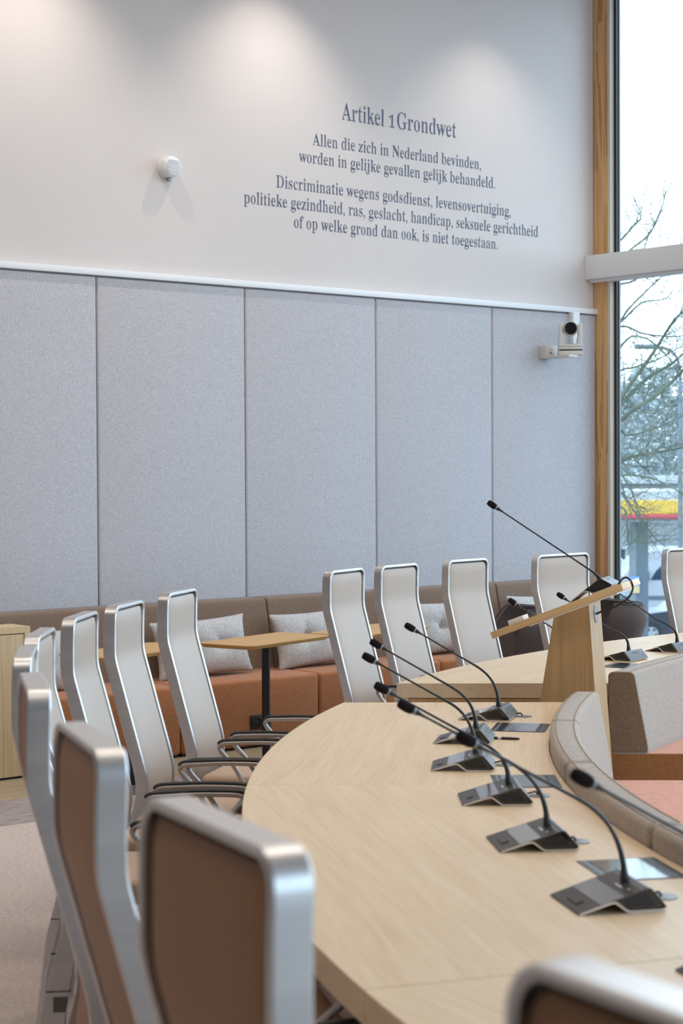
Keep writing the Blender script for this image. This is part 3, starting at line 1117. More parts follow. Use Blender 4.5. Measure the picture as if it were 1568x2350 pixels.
Mb = lec.matrix_basis @ Matrix.Translation((0, 0, BZ)) @ Matrix.Rotation(-TH, 4, 'Y')
MB().rbox(-0.285, 0.285, -0.20, 0.20, -0.014, 0.014, 0.0015).build('reading_board', M_oakb, lec).matrix_basis = Matrix.Translation((0, 0, BZ)) @ Matrix.Rotation(-TH, 4, 'Y')
MB().rbox(-0.13, 0.25, -0.17, 0.17, -0.020, -0.0145, 0.001).build('underside_plate', M_white, lec).matrix_basis = Matrix.Translation((0, 0, BZ)) @ Matrix.Rotation(-TH, 4, 'Y')
zl = bp(-0.027 / ct, -0.0205)[1]
zr = bp(0.117 / ct, -0.0205)[1]
post = [(-0.027, zl), (0.117, zr), (0.196, 0.0), (-0.204, 0.0)]
MB().prism(post, -0.12, 0.12).build('post', M_oakv, lec, bevel=0.002)
# cable rosette on the narrow face
fx, fz = 0.196 - 0.117, -zr
fl = math.hypot(fx, fz)
nrm = (-fz / fl, fx / fl)
zc = 1.065
xc = 0.117 + (zr - zc) / zr * fx
MB().lathe([(0.036, 0.0), (0.036, 0.003), (0.031, 0.004), (0.029, 0.0025), (0.0, 0.0025)], (xc, 0, zc), (nrm[0], 0, nrm[1]), 28).build('cable_rosette', M_greyalu, lec)
cb = [(0.213, 0.0, 1.186), (0.229, 0.005, 1.209), (0.251, 0.01, 1.213), (0.273, 0.0, 1.181), (0.262, -0.02, 1.140), (0.215, -0.03, 1.103), (xc + 0.03, -0.01, 1.078), (xc + 0.003, 0, zc)]
MB().tube(smooth_path(cb, 7), 0.0042, 8).build('cable', M_black, lec, smooth=60)
# microphone on the board
t = thing('microphone_unit', 'gooseneck microphone unit on the lectern board, its long stem crossing the wall panels', 'microphone', group='gooseneck microphones on the tables')
t.matrix_basis = lec.matrix_basis @ Matrix.Translation((0, 0, BZ)) @ Matrix.Rotation(-TH, 4, 'Y') @ Matrix.Translation((0.036, 0, 0.0143))


def to_board(x, z):
    v = (Matrix.Translation((0, 0, BZ)) @ Matrix.Rotation(-TH, 4, 'Y') @ Matrix.Translation((0.036, 0, 0.0143))).inverted() @ Vector((x, 0, z))
    return (v.x, v.z)


mic_unit(t, tip=to_board(-0.312, 1.509), knee=to_board(0.104, 1.240))
card = MB().rbox(-0.034, 0.034, -0.045, 0.045, 0, 0.020, 0.001).build('note_box', M_paper)
card.matrix_basis = lec.matrix_basis @ Matrix.Translation((0, 0, BZ)) @ Matrix.Rotation(-TH, 4, 'Y') @ Matrix.Translation((-0.220, 0.05, 0.0143))
tag(card, 'small white card box lying on the low left end of the lectern board', 'card')

# ------------------------------------------------------------------ wall bench with cushions
BY0 = 8.435
bx = 6.852
spotlab = ['between the pale cabinet and the seventh left row chair', 'directly behind the small table on the black pole', 'behind the leftmost far chair, right of the small table', 'behind the second and third far chairs', 'in the window corner behind the dark armchairs']
edges = [bx - 2 * 1.03 + 0.045, bx - 1.03, bx, bx + 1.03, bx + 2.06, CORNER_X - 0.12]
for i in range(len(edges) - 1):
    x0, x1 = edges[i] + 0.004, edges[i + 1] - 0.004
    t = thing('upholstered_bench', 'brown and cognac wall bench module ' + spotlab[i + 0], 'bench', ((x0 + x1) / 2, BY0 + 0.35, 0), 0, 'bench modules along the back wall')
    Mx = t.matrix_basis.copy()
    MB().rbox(x0, x1, BY0, 8.90, 0.012, 0.412, 0.022, 4).build('seat', M_bseat, t, M=Mx, smooth=50)
    bk = [(8.86, 0.30), (8.88, 0.41), (8.965, 0.80)]
    for q in range(1, 6):
        a = rad(168 - 78 * q / 5)
        bk.append((8.995 + 0.03 * math.cos(a), 0.816 + 0.03 * math.sin(a)))
    bk += [(WALL_Y - 0.002, 0.846), (WALL_Y - 0.002, 0.30)]
    MB().prism(bk, x0, x1, 'x').build('backrest', M_bback, t, M=Mx, smooth=50, bevel=0.010, seg=3)
    MB().box(x0 + 0.01, x1 - 0.01, BY0 + 0.03, WALL_Y - 0.01, 0.0, 0.30 - 0.005).build('plinth', M_dark, t, M=Mx, smooth=0)
# backrest carrying on behind the cabinet
t = thing('upholstered_bench', 'brown wall bench backrest showing just above the pale cabinet', 'bench', (3.6, 8.9, 0), 0, 'bench modules along the back wall')
MB().prism(bk, 2.2, edges[0] - 0.004, 'x').build('backrest', M_bback, t, M=t.matrix_basis.copy(), smooth=50, bevel=0.010, seg=3)
MB().rbox(2.2, edges[0] - 0.006, 8.66, 8.90, 0.012, 0.412, 0.02, 3).build('seat', M_bseat, t, M=t.matrix_basis.copy(), smooth=50)
MB().box(2.2, edges[0] - 0.01, 8.70, WALL_Y - 0.01, 0.0, 0.29).build('plinth', M_dark, t, M=t.matrix_basis.copy(), smooth=0)

# twin socket on the bench front
so = thing('power_socket', 'black double power socket on the cognac bench front behind the table pole', 'socket', (6.391, BY0, 0.155))
MB().rbox(-0.076, 0.076, -0.012, 0.001, -0.043, 0.043, 0.005).build('face_plate', M_black, so)
for s in (-1, 1):
    MB().lathe([(0.030, 0.010), (0.030, 0.016), (0.026, 0.016), (0.024, 0.008)], (s * 0.036, 0, 0), (0, -1, 0), 20).build('outlet', M_blackgloss, so)


def pillow_mesh(w, h, th, seed):
    rnd = random.Random(seed)
    ph = [rnd.uniform(0, 6.28) for _ in range(8)]
    btn = [(-0.34, 0.02), (0.34, -0.02)]

    def surf(sgn):
        def fn(a, b):
            u, v = 2 * a - 1, 2 * b - 1
            pinch = 1 - 0.085 * (1 - abs(u) ** 2) * abs(v) ** 6
            pinch2 = 1 - 0.10 * (1 - abs(v) ** 2) * abs(u) ** 6
            x = u * w / 2 * pinch2
            z = v * h / 2 * pinch
            d = (max(0, 1 - abs(u) ** 3.2) * max(0, 1 - abs(v) ** 2.6)) ** 0.62
            for bu, bv in btn:
                du, dv = (u - bu) * w / 2, (v - bv) * h / 2
                q = math.hypot(du, dv)
                d -= 0.55 * math.exp(-(q / 0.026) ** 2) + 0.34 * math.exp(-(q / 0.075) ** 2)
                an = math.atan2(dv, du)
                d -= 0.10 * math.exp(-(q / 0.12) ** 2) * (0.5 + 0.5 * math.cos(3 * an + ph[0])) ** 4
                d -= 0.09 * math.exp(-(q / 0.15) ** 2) * (0.5 + 0.5 * math.cos(an * 2 + ph[1])) ** 8
            d += 0.04 * math.sin(5 * u + ph[2] + 2 * v) * (1 - u * u) * (1 - v * v)
            d += 0.03 * math.sin(9 * v + ph[3] - 3 * u) * (1 - u * u) * (1 - v * v)
            return (x, sgn * th / 2 * max(d, 0.0), z)
        return fn
    mb = MB()
    mb.grid(surf(-1), 56, 36)
    mb.grid(surf(1), 56, 36)
    return mb, [((b[0] * w / 2), b[1] * h / 2) for b in btn]


pil = [(4.95, 'light grey tufted cushion showing as a sliver between two left row chairs', 0.04, 1),
       (6.205, 'light grey tufted cushion behind the last left row chairs, left of the black pole', -0.03, 2),
       (7.105, 'light grey tufted cushion leaning on the bench right of the black table pole', -0.03, 3),
       (8.28, 'light grey tufted cushion between the second and third far chairs', 0.0, 4),
       (9.20, 'light grey tufted cushion near the window corner, above the dark lounge chair', 0.02, 5)]
for x, lab, rot, sd in pil:
    t = thing('cushion', lab, 'cushion', (x, 8.770, 0.418), 0, 'grey cushions on the wall bench')
    mb, btn = pillow_mesh(0.71, 0.36, 0.165, sd)
    cov = mb.build('cover', M_pillow, t, smooth=80)
    bm2 = bmesh.new()
    bm2.from_mesh(cov.data)
    bmesh.ops.remove_doubles(bm2, verts=bm2.verts, dist=0.0005)
    bmesh.ops.recalc_face_normals(bm2, faces=bm2.faces)
    bm2.to_mesh(cov.data)
    bm2.free()
    mm = Matrix.Translation((0, 0, 0.172)) @ Matrix.Rotation(rad(-15), 4, 'X') @ Matrix.Rotation(rot, 4, 'Y')
    cov.matrix_basis = mm
    for q in btn:
        b = MB().lathe([(0.004, -0.002), (0.010, 0.0), (0.009, 0.004), (0.002, 0.006)], (q[0], -0.012, q[1]), (0, -1, 0), 14).build('button', M_pillow, cov, smooth=60)

# pale cabinet at the left edge
cab = thing('cabinet', 'pale oak cabinet at the left photo edge beside the bench', 'cabinet', (4.39, BY0 + 0.2, 0))
Mx = cab.matrix_basis.copy()
cx0, cx1, cy0, cy1 = 3.94, 4.838, 8.443, 8.645
sh = MB()
sh.box(cx0, cx1, cy0, cy1, 0.785, 0.820)
sh.box(cx0, cx0 + 0.035, cy0, cy1, 0.0, 0.785)
sh.box(cx1 - 0.035, cx1, cy0, cy1, 0.0, 0.785)
sh.box(cx0 + 0.035, cx1 - 0.035, cy0 + 0.03, cy1, 0.0, 0.785)
sh.build('carcass', M_cab, cab, M=Mx, smooth=0)
MB().box(cx0 + 0.039, cx1 - 0.039, cy0 + 0.003, cy0 + 0.022, 0.012, 0.780).build('door', M_cab, cab, M=Mx, smooth=0)
MB().box(cx0 + 0.036, cx1 - 0.036, cy0 + 0.024, cy0 + 0.029, 0.0, 0.784).build('shadow_gap', M_dark, cab, M=Mx, smooth=0)

# small tables in front of the bench
stl = [((5.975, 7.83), 'small oak-topped table on a fully visible black pole, before the wall bench'),
       ((5.09, 7.83), 'small oak-topped table mostly hidden behind the sixth to eighth left row chairs'),
       ((6.79, 7.88), 'small oak-topped table mostly hidden behind the first two far chairs')]
st0 = None
for (x, y), lab in stl:
    if st0 is None:
        st0 = thing('side_table', lab, 'table', group='small tables in front of the bench')
        top = rrect(-0.385, 0.385, -0.19, 0.19, 0.055, 7)
        low = rrect(-0.368, 0.368, -0.173, 0.173, 0.045, 7)
        n = len(top)
        v = [(p[0], p[1], 0.72) for p in top] + [(p[0], p[1], 0.716) for p in top] + [(p[0], p[1], 0.698) for p in low]
        f = [tuple(range(n)), tuple(range(3 * n - 1, 2 * n - 1, -1))]
        for q in (0, n):
            f += [(q + i, q + n + i, q + n + (i + 1) % n, q + (i + 1) % n) for i in range(n)]
        MB().add(v, f).build('tabletop', M_beech, st0, smooth=30)
        MB().lathe([(0.0235, 0.010), (0.0235, 0.69), (0.06, 0.692), (0.06, 0.698)], n=24).build('pole', M_pole, st0)
        MB().lathe([(0.25, 0.0), (0.25, 0.008), (0.245, 0.010), (0.03, 0.011)], n=48).build('base_plate', M_plate, st0, smooth=30)
        c = st0
    else:
        c = copy_tree(st0)
    c['label'] = lab
    c.matrix_basis = Matrix.Translation((x, y, 0.0)) @ Matrix.Rotation(rad(16), 4, 'Z')


# lounge chairs by the window
def lounge(t):
    def shell(off):
        def fn(a, b):
            s = 2 * a - 1
            ph = s * rad(112)
            ztop = 0.775 + 0.030 * abs(s) ** 2 - 0.16 * max(0, abs(s) - 0.80) / 0.2
            zb = 0.30
            tt = b
            z = zb + (ztop - zb) * tt
            R = (0.315 - 0.40 * (0.67 - z) if z < 0.67 else 0.315 - 3.0 * (z - 0.67) ** 2) - off
            sq = 1.0 + 0.02 * math.cos(4 * ph + PI)
            return (-R * 0.92 * math.cos(ph) * sq + 0.02, R * math.sin(ph) * sq, z)
        return fn
    mb = MB()
    nu, nv = 40, 10
    mb.grid(shell(0), nu, nv)
    n0 = len(mb.v)
    mb.grid(shell(0.04), nu, nv)
    w = nu + 1
    for i in range(nu):
        mb.f.append((i, i + 1, n0 + i + 1, n0 + i))
        mb.f.append((nv * w + i, n0 + nv * w + i, n0 + nv * w + i + 1, nv * w + i + 1))
    for j in range(nv):
        mb.f.append((j * w, n0 + j * w, n0 + (j + 1) * w, (j + 1) * w))
        mb.f.append((j * w + nu, (j + 1) * w + nu, n0 + (j + 1) * w + nu, n0 + j * w + nu))
    mb.build('shell', M_lounge, t, smooth=50)
    ed = [shell(0.0)(q, 1) for q in np.linspace(0, 1, 50)]
    MB().tube(ed, 0.006, 8).build('piping', M_piping, t)
    MB().lathe([(0.20, 0.30), (0.245, 0.315), (0.25, 0.40), (0.23, 0.43), (0.0, 0.44)], (0.02, 0, 0), n=32).build('seat_cushion', M_lounge, t, smooth=60)
    for sx, sy in ((-1, -1), (-1, 1), (1, -1), (1, 1)):
        MB().tube([(0.02 + sx * 0.13, sy * 0.14, 0.31), (0.02 + sx * 0.19, sy * 0.20, 0.0)], [0.014, 0.009], 10).build('leg', M_pole, t)


for (x, y, rz), lab in (((7.99, 7.82, 150), 'dark brown tub armchair behind the third far chair, left of the lectern post'), ((8.76, 7.80, 150), 'dark brown tub armchair against the window, right of the lectern')):
    t = thing('lounge_chair', lab, 'armchair', (x, y, 0), rad(rz), 'dark tub armchairs by the window')
    lounge(t)

# ------------------------------------------------------------------ things on the wall
# conference camera on a bracket
wc = thing('wall_camera', 'ivory pan and tilt camera on a bracket at the window end of the felt wall', 'camera', (9.592, WALL_Y, 2.48))
MB().rbox(-0.056, 0.056, -0.085, 0.0, 0.0, 0.094, 0.003).build('wall_bracket', M_ptz, wc)
MB().lathe([(0.006, 0), (0.006, 0.002)], (-0.012, -0.085, 0.038), (0, -1, 0), 12).build('screw', M_black, wc)
MB().rbox(-0.050, 0.05, -0.30, -0.02, -0.004, 0.014, 0.003).build('shelf', M_ptz, wc)
hd = thing('head', None, None)
hd.parent = wc
hd.matrix_basis = Matrix.Translation((0.055, -0.215, 0.014)) @ Matrix.Rotation(rad(-133 + 90), 4, 'Z')
# local: camera looks along -y
def hp(mb, name, m, **k):
    o = mb.build(name, m, wc, **k)
    o.matrix_basis = hd.matrix_basis
    return o
hp(MB().rbox(-0.088, 0.088, -0.075, 0.075, 0.0, 0.033, 0.006), 'foot', M_ptz)
hp(MB().rbox(-0.086, 0.086, -0.077, -0.07, 0.033, 0.041, 0.001), 'dark_band', M_black)
hp(MB().rbox(-0.086, 0.086, -0.070, 0.070, 0.033, 0.062, 0.004), 'turntable', M_ptz)
hp(MB().rbox(-0.086, 0.086, -0.074, 0.07, 0.062, 0.078, 0.004), 'collar', M_ptz)
for s in (-1, 1):
    poly = [(s * 0.050, 0.078), (s * 0.086, 0.078), (s * 0.084, 0.215), (s * 0.078, 0.232), (s * 0.064, 0.236), (s * 0.056, 0.228), (s * 0.056, 0.14), (s * 0.050, 0.12)]
    hp(MB().prism(poly, -0.045, 0.045, 'y'), 'arm', M_ptz, bevel=0.006, seg=3)
hp(MB().lathe([(0.0, -0.06), (0.040, -0.058), (0.052, -0.04), (0.056, 0.0), (0.053, 0.05), (0.049, 0.064), (0.0468, 0.064), (0.0468, 0.05), (0.0, 0.05)], (0, 0, 0.195), (0, -1, 0), 32), 'lens_barrel', M_ptz, smooth=60)
hp(MB().lathe([(0.0, 0.0605), (0.0465, 0.061), (0.0465, 0.066), (0.040, 0.0665), (0.036, 0.060), (0.020, 0.056), (0.018, 0.060), (0.0, 0.061)], (0, 0, 0.195), (0, -1, 0), 32), 'lens', M_blackgloss, smooth=60)
bpy.data.objects.remove(hd)
ct2 = MB().rbox(9.866, 9.938, WALL_Y - 0.045, WALL_Y + 0.01, 2.60, 2.838, 0.003).build('cable_duct', M_white)
tag(ct2, 'short white vertical cable duct dropping from the rail behind the wall camera', 'cable duct')

# sounder
sd = thing('wall_sounder', 'round white alarm sounder with ribbed face on the cream wall', 'alarm', (6.245, BACK, 3.54))
MB().lathe([(0.066, 0.0), (0.066, 0.026), (0.0625, 0.028), (0.0625, 0.031), (0.066, 0.033), (0.066, 0.066), (0.062, 0.078), (0.052, 0.086), (0.0, 0.088)], (0, 0, 0), (0, -1, 0), 40).build('body', M_white, sd, smooth=35)
g = MB()
for i in range(9):
    z = -0.036 + i * 0.009
    hw = math.sqrt(max(0.050 ** 2 - z * z, 0.0001))
    g.rbox(-hw, hw, -0.0935, -0.084, z - 0.0024, z + 0.0024, 0.001, 1)
g.build('ribs', M_white, sd)
MB().rbox(-0.011, 0.011, -0.045, -0.02, -0.086, -0.062, 0.003).build('cable_gland', M_greyalu, sd)

# wall text -------------------------------------------------------
def serif(s):
    out = ''
    for ch in s:
        if 'A' <= ch <= 'Z':
            out += chr(0x1D400 + ord(ch) - 65)
        elif 'a' <= ch <= 'z':
            out += chr(0x1D41A + ord(ch) - 97)
        elif ch == '1':
            out += chr(0x1D7CF)
        else:
            out += ch
    return out


def text_mesh(s, thin=0.30):
    """outline text as a flat mesh, stems slimmed sideways"""
    cu = bpy.data.curves.new('lettering', 'FONT')
    cu.body = s
    cu.size = 1.0
    cu.resolution_u = 5
    o = bpy.data.objects.new('lettering', cu)
    COL.objects.link(o)
    dg = bpy.context.evaluated_depsgraph_get()
    dg.update()
    me = bpy.data.meshes.new_from_object(o.evaluated_get(dg))
    bpy.data.objects.remove(o)
    n = len(me.vertices)
    V = np.array([v.co[:2] for v in me.vertices])
    faces = [tuple(p.vertices) for p in me.polygons]
    # drop duplicate vertices
    key = {}
    remap = []
    U = []
    for p in V:
        kk = (round(p[0], 5), round(p[1], 5))
        if kk not in key:
            key[kk] = len(U)
            U.append(p)
        remap.append(key[kk])
    V = np.array(U)
    faces = [tuple(remap[i] for i in f) for f in faces]
    faces = [f for f in faces if len(set(f)) == len(f)]
    ec = {}
    for f in faces:
        a = sum(V[f[i]][0] * V[f[(i + 1) % len(f)]][1] - V[f[(i + 1) % len(f)]][0] * V[f[i]][1] for i in range(len(f)))
        ff = f if a > 0 else f[::-1]
        for i in range(len(ff)):
            e = (ff[i], ff[(i + 1) % len(ff)])
            ec[e] = ec.get(e, 0) + 1
    bd = [e for e in ec if (e[1], e[0]) not in ec]
    N = np.zeros_like(V)
    for a, b in bd:
        d = V[b] - V[a]
        l = np.hypot(*d) + 1e-9
        nn_ = np.array([d[1], -d[0]]) / l   # outward (interior on the left)
        N[a] += nn_
        N[b] += nn_
    A = np.array([V[a] for a, b in bd])
    B = np.array([V[b] for a, b in bd])
    off = np.zeros(len(V))
    for i in range(len(V)):
        l = np.hypot(*N[i])
        if l < 1e-6:
            continue
        nx = N[i] / l
        N[i] = nx
        sx = -math.copysign(1, nx[0])       # look sideways into the glyph
        if abs(nx[0]) < 0.25:
            continue
        y = V[i][1] + 1e-4
        hit = (A[:, 1] - y) * (B[:, 1] - y) < 0
        if not hit.any():
            continue
        xs = A[hit, 0] + (y - A[hit, 1]) / (B[hit, 1] - A[hit, 1]) * (B[hit, 0] - A[hit, 0])
        d = (xs - V[i][0]) * sx
        d = d[d > 0.004]
        if len(d):
            w = d.min()
            if w < 0.24:
                off[i] = sx * max(0.0, (w - max(0.055, w * (1 - thin))) / 2)
    V2 = V.copy()
    V2[:, 0] += off
    return V2, faces


def wall_line(par, s, x0, x1, z, cap, extra=0.0):
    V, F = text_mesh(serif(s))
    mx0, mx1 = V[:, 0].min(), V[:, 0].max()
    sx = (x1 - x0) / (mx1 - mx0)
    sz = cap / 0.676
    verts = [((p[0] - mx0) * sx + x0, BACK - 0.0015, z + p[1] * sz) for p in V]
    o = MB().add(verts, F).build('lettering', M_letter, par, M=par.matrix_basis.copy(), smooth=0)
    return o


wt = thing('wall_lettering', 'slate blue serif lettering quoting an article on the cream wall', 'lettering', (8.2, BACK, 3.25))


def title(s_list):
    vs, fs = [], []
    for s, x0, x1, cap in s_list:
        V, F = text_mesh(serif(s))
        mx0, mx1 = V[:, 0].min(), V[:, 0].max()
        sx = (x1 - x0) / (mx1 - mx0)
        sz = cap / 0.676
        n = len(vs)
        vs += [((p[0] - mx0) * sx + x0, BACK - 0.0015, 4.016 + p[1] * sz) for p in V]
        fs += [tuple(i + n for i in f) for f in F]
    return vs, fs


vs, fs = title([('Artikel', 7.675, 8.053, 0.113), ('1', 8.097, 8.150, 0.083), ('Grondwet', 8.172, 8.734, 0.113)])
MB().add(vs, fs).build('lettering', M_letter, wt, M=wt.matrix_basis.copy(), smooth=0)
wall_line(wt, 'Allen die zich in Nederland bevinden,', 7.421, 8.977, 3.817, 0.079)
wall_line(wt, 'worden in gelijke gevallen gelijk behandeld.', 7.303, 9.118, 3.695, 0.079)
wall_line(wt, 'Discriminatie wegens godsdienst, levensovertuiging,', 7.112, 9.278, 3.507, 0.079)
wall_line(wt, 'politieke gezindheid, ras, geslacht, handicap, seksuele gerichtheid', 6.849, 9.565, 3.381, 0.079)
wall_line(wt, 'of op welke grond dan ook, is niet toegestaan.', 7.259, 9.143, 3.258, 0.079)

# ------------------------------------------------------------------ outside
GZ = -3.5
M_asph = mat('wet_asphalt', (0.13, 0.14, 0.155), 0.7, noise=((0.6, 0.6, 0.6), 0.2, 5))
M_yellow = mat('yellow_fascia', (0.62, 0.38, 0.035), 0.4)
M_red = mat('red_fascia', (0.50, 0.035, 0.065), 0.4)
M_cwhite = mat('white_fascia', (0.42, 0.44, 0.46), 0.5)
M_pillar = mat('grey_steel_pillar', (0.09, 0.12, 0.15), 0.5)
M_pillar2 = mat('pale_pillar_face', (0.17, 0.21, 0.225), 0.5)
M_brick = mat('pale_grey_brick', (0.22, 0.24, 0.25), 0.9, noise=((1.2, 1.2, 14), 0.14, 3))
M_pane = mat('dark_blue_pane', (0.03, 0.05, 0.08), 0.1)
M_van = mat('white_van_paint', (0.38, 0.40, 0.43), 0.3, coat=0.5)
M_carp = mat('dark_blue_car_paint', (0.02, 0.04, 0.06), 0.2, coat=0.8)
M_tyre = mat('tyre_rubber', (0.03, 0.035, 0.04), 0.8)
M_rim = mat('alloy_rim', (0.45, 0.48, 0.5), 0.35, metal=0.6)
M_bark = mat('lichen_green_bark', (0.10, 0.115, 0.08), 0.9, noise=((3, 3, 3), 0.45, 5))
M_hedge = mat('haze_tinted_wood', (0.30, 0.345, 0.345), 0.95, noise=((0.5, 0.5, 0.5), 0.45, 6))
M_post = mat('galvanised_post', (0.14, 0.155, 0.17), 0.5, metal=0.3)


def outdoor(D, x):
    """point on the ground at distance D along the sight line of column x (world frame, camera at the origin)"""
    d = Fv + (x - 784) / 4063.5 * Rv
    d = Vector((d.x, d.y, 0)) / Vector((d.x, d.y, 0)).length
    dd = D / (d.dot(Vector((math.cos(YAW), math.sin(YAW), 0))))
    return Vector((d.x * dd, d.y * dd, GZ))


gr = MB().box(10.45, 320, -160, 320, GZ - 0.3, GZ).box(-120, 10.45, -160, ROOM_Y0 - 0.4, GZ - 0.3, GZ).build('ground', M_asph, smooth=0)
tag(gr, kind='structure')
FR = -rad(90) + YAW       # local x to the right of view, local y away

# filling station canopy
cpos = outdoor(45, 1470)
can = thing('station_canopy', 'filling station canopy with white roof and yellow and red fascia outside the window', 'canopy', cpos, FR)
MB().box(-6, 8, -0.4, 5, 4.17, 4.62).build('roof', M_cwhite, can, smooth=0)
MB().rbox(-6, 8, -0.5, 0.1, 4.03, 4.39, 0.03).build('yellow_fascia', M_yellow, can, smooth=0)
MB().rbox(-6, 8, -0.56, 0.1, 3.92, 4.03, 0.03).build('red_stripe', M_red, can, smooth=0)
MB().box(-5.9, 7.9, -0.35, 4.9, 3.84, 3.92).build('soffit', M_cwhite, can, smooth=0)
pl = MB().box(-0.10, 0.21, 0.05, 0.40, 0, 3.84).build('pillar', M_pillar, can, smooth=0)
MB().box(-0.22, -0.10, 0.04, 0.40, 0, 3.84).build('pillar_face', M_pillar2, pl, smooth=0)
po = MB().box(-0.26, -0.02, 0.005, 0.03, 2.02, 2.44).build('poster', mat('blue_sky_poster', (0.12, 0.25, 0.55), 0.5, noise=((3, 3, 3), 0.5, 2)), pl, smooth=0)
MB().box(-0.26, -0.02, 0.001, 0.006, 2.02, 2.20).build('poster_field', mat('ochre_poster', (0.55, 0.42, 0.2), 0.5), po, smooth=0)

# building
bpos = outdoor(72, 1480)
bld = thing('brick_building', 'pale grey brick building with white framed windows behind the filling station', 'building', bpos, FR)
MB().box(-9, 10, 0, 6, 0, 4.6).build('wall', M_brick, bld, smooth=0)
MB().box(-9.2, 10.2, -0.2, 6.2, 4.6, 4.9).build('roof', M_cwhite, bld, smooth=0)
for x0, x1 in ((-1.75, -0.72), (-0.40, 0.65), (4.2, 5.6)):
    wf = MB()
    wf.box(x0, x1, -0.08, 0.0, 1.95, 2.10)
    for q in (x0, (x0 + x1) / 2 - 0.04, x1 - 0.08):
        wf.box(q, q + 0.08, -0.07, 0.0, 0.5, 1.95)
    wf.box(x0, x1, -0.07, 0.0, 1.12, 1.2)
    w_ = wf.build('window', M_cwhite, bld, smooth=0)
    MB().box(x0, x1, -0.03, 0.0, 0.5, 1.95).build('pane', M_pane, w_, smooth=0)


def vehicle(t, side, roofw, body_m, glass_poly_list, wheels, wr, width, arch=True):
    MB().prism(side, 0, width).build('body', body_m, t, bevel=0.07, seg=3, smooth=50)
    for nm, g in glass_poly_list:
        MB().prism(g, -0.012, 0.02).build(nm, M_pane, t, smooth=0)
    for wx in wheels:
        for yy in (-0.01, width - 0.21):
            wl = MB().lathe([(wr, 0), (wr, 0.2), (wr * 0.62, 0.22), (wr * 0.6, 0.2)], (wx, yy + 0.2, wr), (0, -1, 0), 32).build('wheel', M_tyre, t)
            hub = MB().lathe([(wr * 0.62, 0.2), (wr * 0.6, 0.215), (0.0, 0.215)], (wx, yy + 0.2, wr), (0, -1, 0), 24)
            hb = hub.build('hub', M_rim, wl)
            spk = MB()
            for i in range(5):
                a = 2 * PI * i / 5 + 0.3
                d1, d2 = a + 0.32, a + 2 * PI / 5 - 0.32
                r1, r2 = wr * 0.25, wr * 0.54
                spk.prism([(wx + r1 * math.cos((d1 + d2) / 2), wr + r1 * math.sin((d1 + d2) / 2)), (wx + r2 * math.cos(d1), wr + r2 * math.sin(d1)), (wx + r2 * math.cos(d2), wr + r2 * math.sin(d2))], yy - 0.018, yy - 0.014)
            spk.build('spoke_gaps', M_tyre, wl, smooth=0)


vp = outdoor(60, 1436)
van = thing('white_van', 'white delivery van parked behind the grey canopy pillar', 'van', vp, FR)
vs_ = [(-0.85, 0.35), (-0.88, 1.15), (-0.75, 1.45), (-0.10, 1.62), (0.45, 2.25), (0.75, 2.42), (1.4, 2.50), (5.2, 2.50), (5.3, 2.3), (5.3, 0.35)]
vehicle(van, vs_, 0, M_van, [('cab_window', [(0.85, 1.42), (1.05, 1.75), (1.35, 2.02), (1.75, 2.10), (1.80, 1.42)]), ('rear_window', [(2.0, 1.42), (2.0, 2.05), (3.0, 2.05), (3.0, 1.42)])], (0.25, 4.1), 0.36, 1.9)
MB().rbox(0.55, 0.78, -0.22, -0.02, 1.40, 1.75, 0.04).build('wing_mirror', M_pillar, van)
MB().box(-0.9, 5.3, -0.02, 0.01, 0.75, 0.88).build('side_strip', M_pillar, van, smooth=0)
# second white van, left of the pillar
vp = outdoor(64, 1400)
v2 = thing('white_van', 'white van with rounded bonnet left of the grey canopy pillar', 'van', vp, FR)
vehicle(v2, [(-4.6, 0.3), (-4.6, 2.2), (-0.2, 2.2), (0.35, 2.05), (0.85, 1.55), (1.2, 1.35), (1.25, 0.3)], 0, M_van, [('cab_window', [(-0.9, 1.35), (-0.9, 1.9), (-0.1, 1.9), (0.35, 1.35)])], (-3.6, 0.5), 0.33, 1.8)
cp = outdoor(52, 1495)
car = thing('dark_car', 'dark blue car with alloy wheel parked nearest outside, right of the pillar', 'car', cp, FR)
cs_ = [(-0.75, 0.25), (-0.82, 0.55), (-0.70, 0.82), (-0.1, 0.93), (0.45, 1.00), (1.05, 1.42), (1.5, 1.52), (2.9, 1.50), (3.5, 1.1), (3.7, 0.9), (3.7, 0.25)]
vehicle(car, cs_, 0, M_carp, [('side_window', [(0.85, 1.02), (1.2, 1.34), (1.6, 1.42), (2.8, 1.40), (3.1, 1.02)])], (0.0, 2.6), 0.335, 1.75)

# street lamp
lp_ = outdoor(38, 1562)
sl_ = thing('street_lamp', 'tall curved grey street lamp behind the bare tree', 'street lamp', lp_, FR)
MB().tube([(0, 0, 0), (0, 0, 6.9)] + bez((0, 0, 7.0), (0, 0, 7.65), (-0.15, 0, 7.75), (-0.5, 0, 7.78), 10), [0.06, 0.05] + [0.035] * 11, 10).build('mast', M_post, sl_, smooth=60)
MB().rbox(-0.98, -0.48, -0.09, 0.09, 7.74, 7.84, 0.03).build('lamp_head', M_post, sl_)

# bare tree -------------------------------------------------------
rnd = random.Random(7)
TD = 17.0
tp = outdoor(TD, 1330)
tree = thing('bare_tree', 'large leafless tree with lichen-green branches outside the window', 'tree', tp, FR)
PXM = TD / 4063.5


def tw(x, y, dy=0.0):
    """tree-frame point: right of the trunk and height, at the tree's distance"""
    return Vector(((x - 1330) * PXM, dy, (1.65 - GZ) - (y - 1082) * PXM))


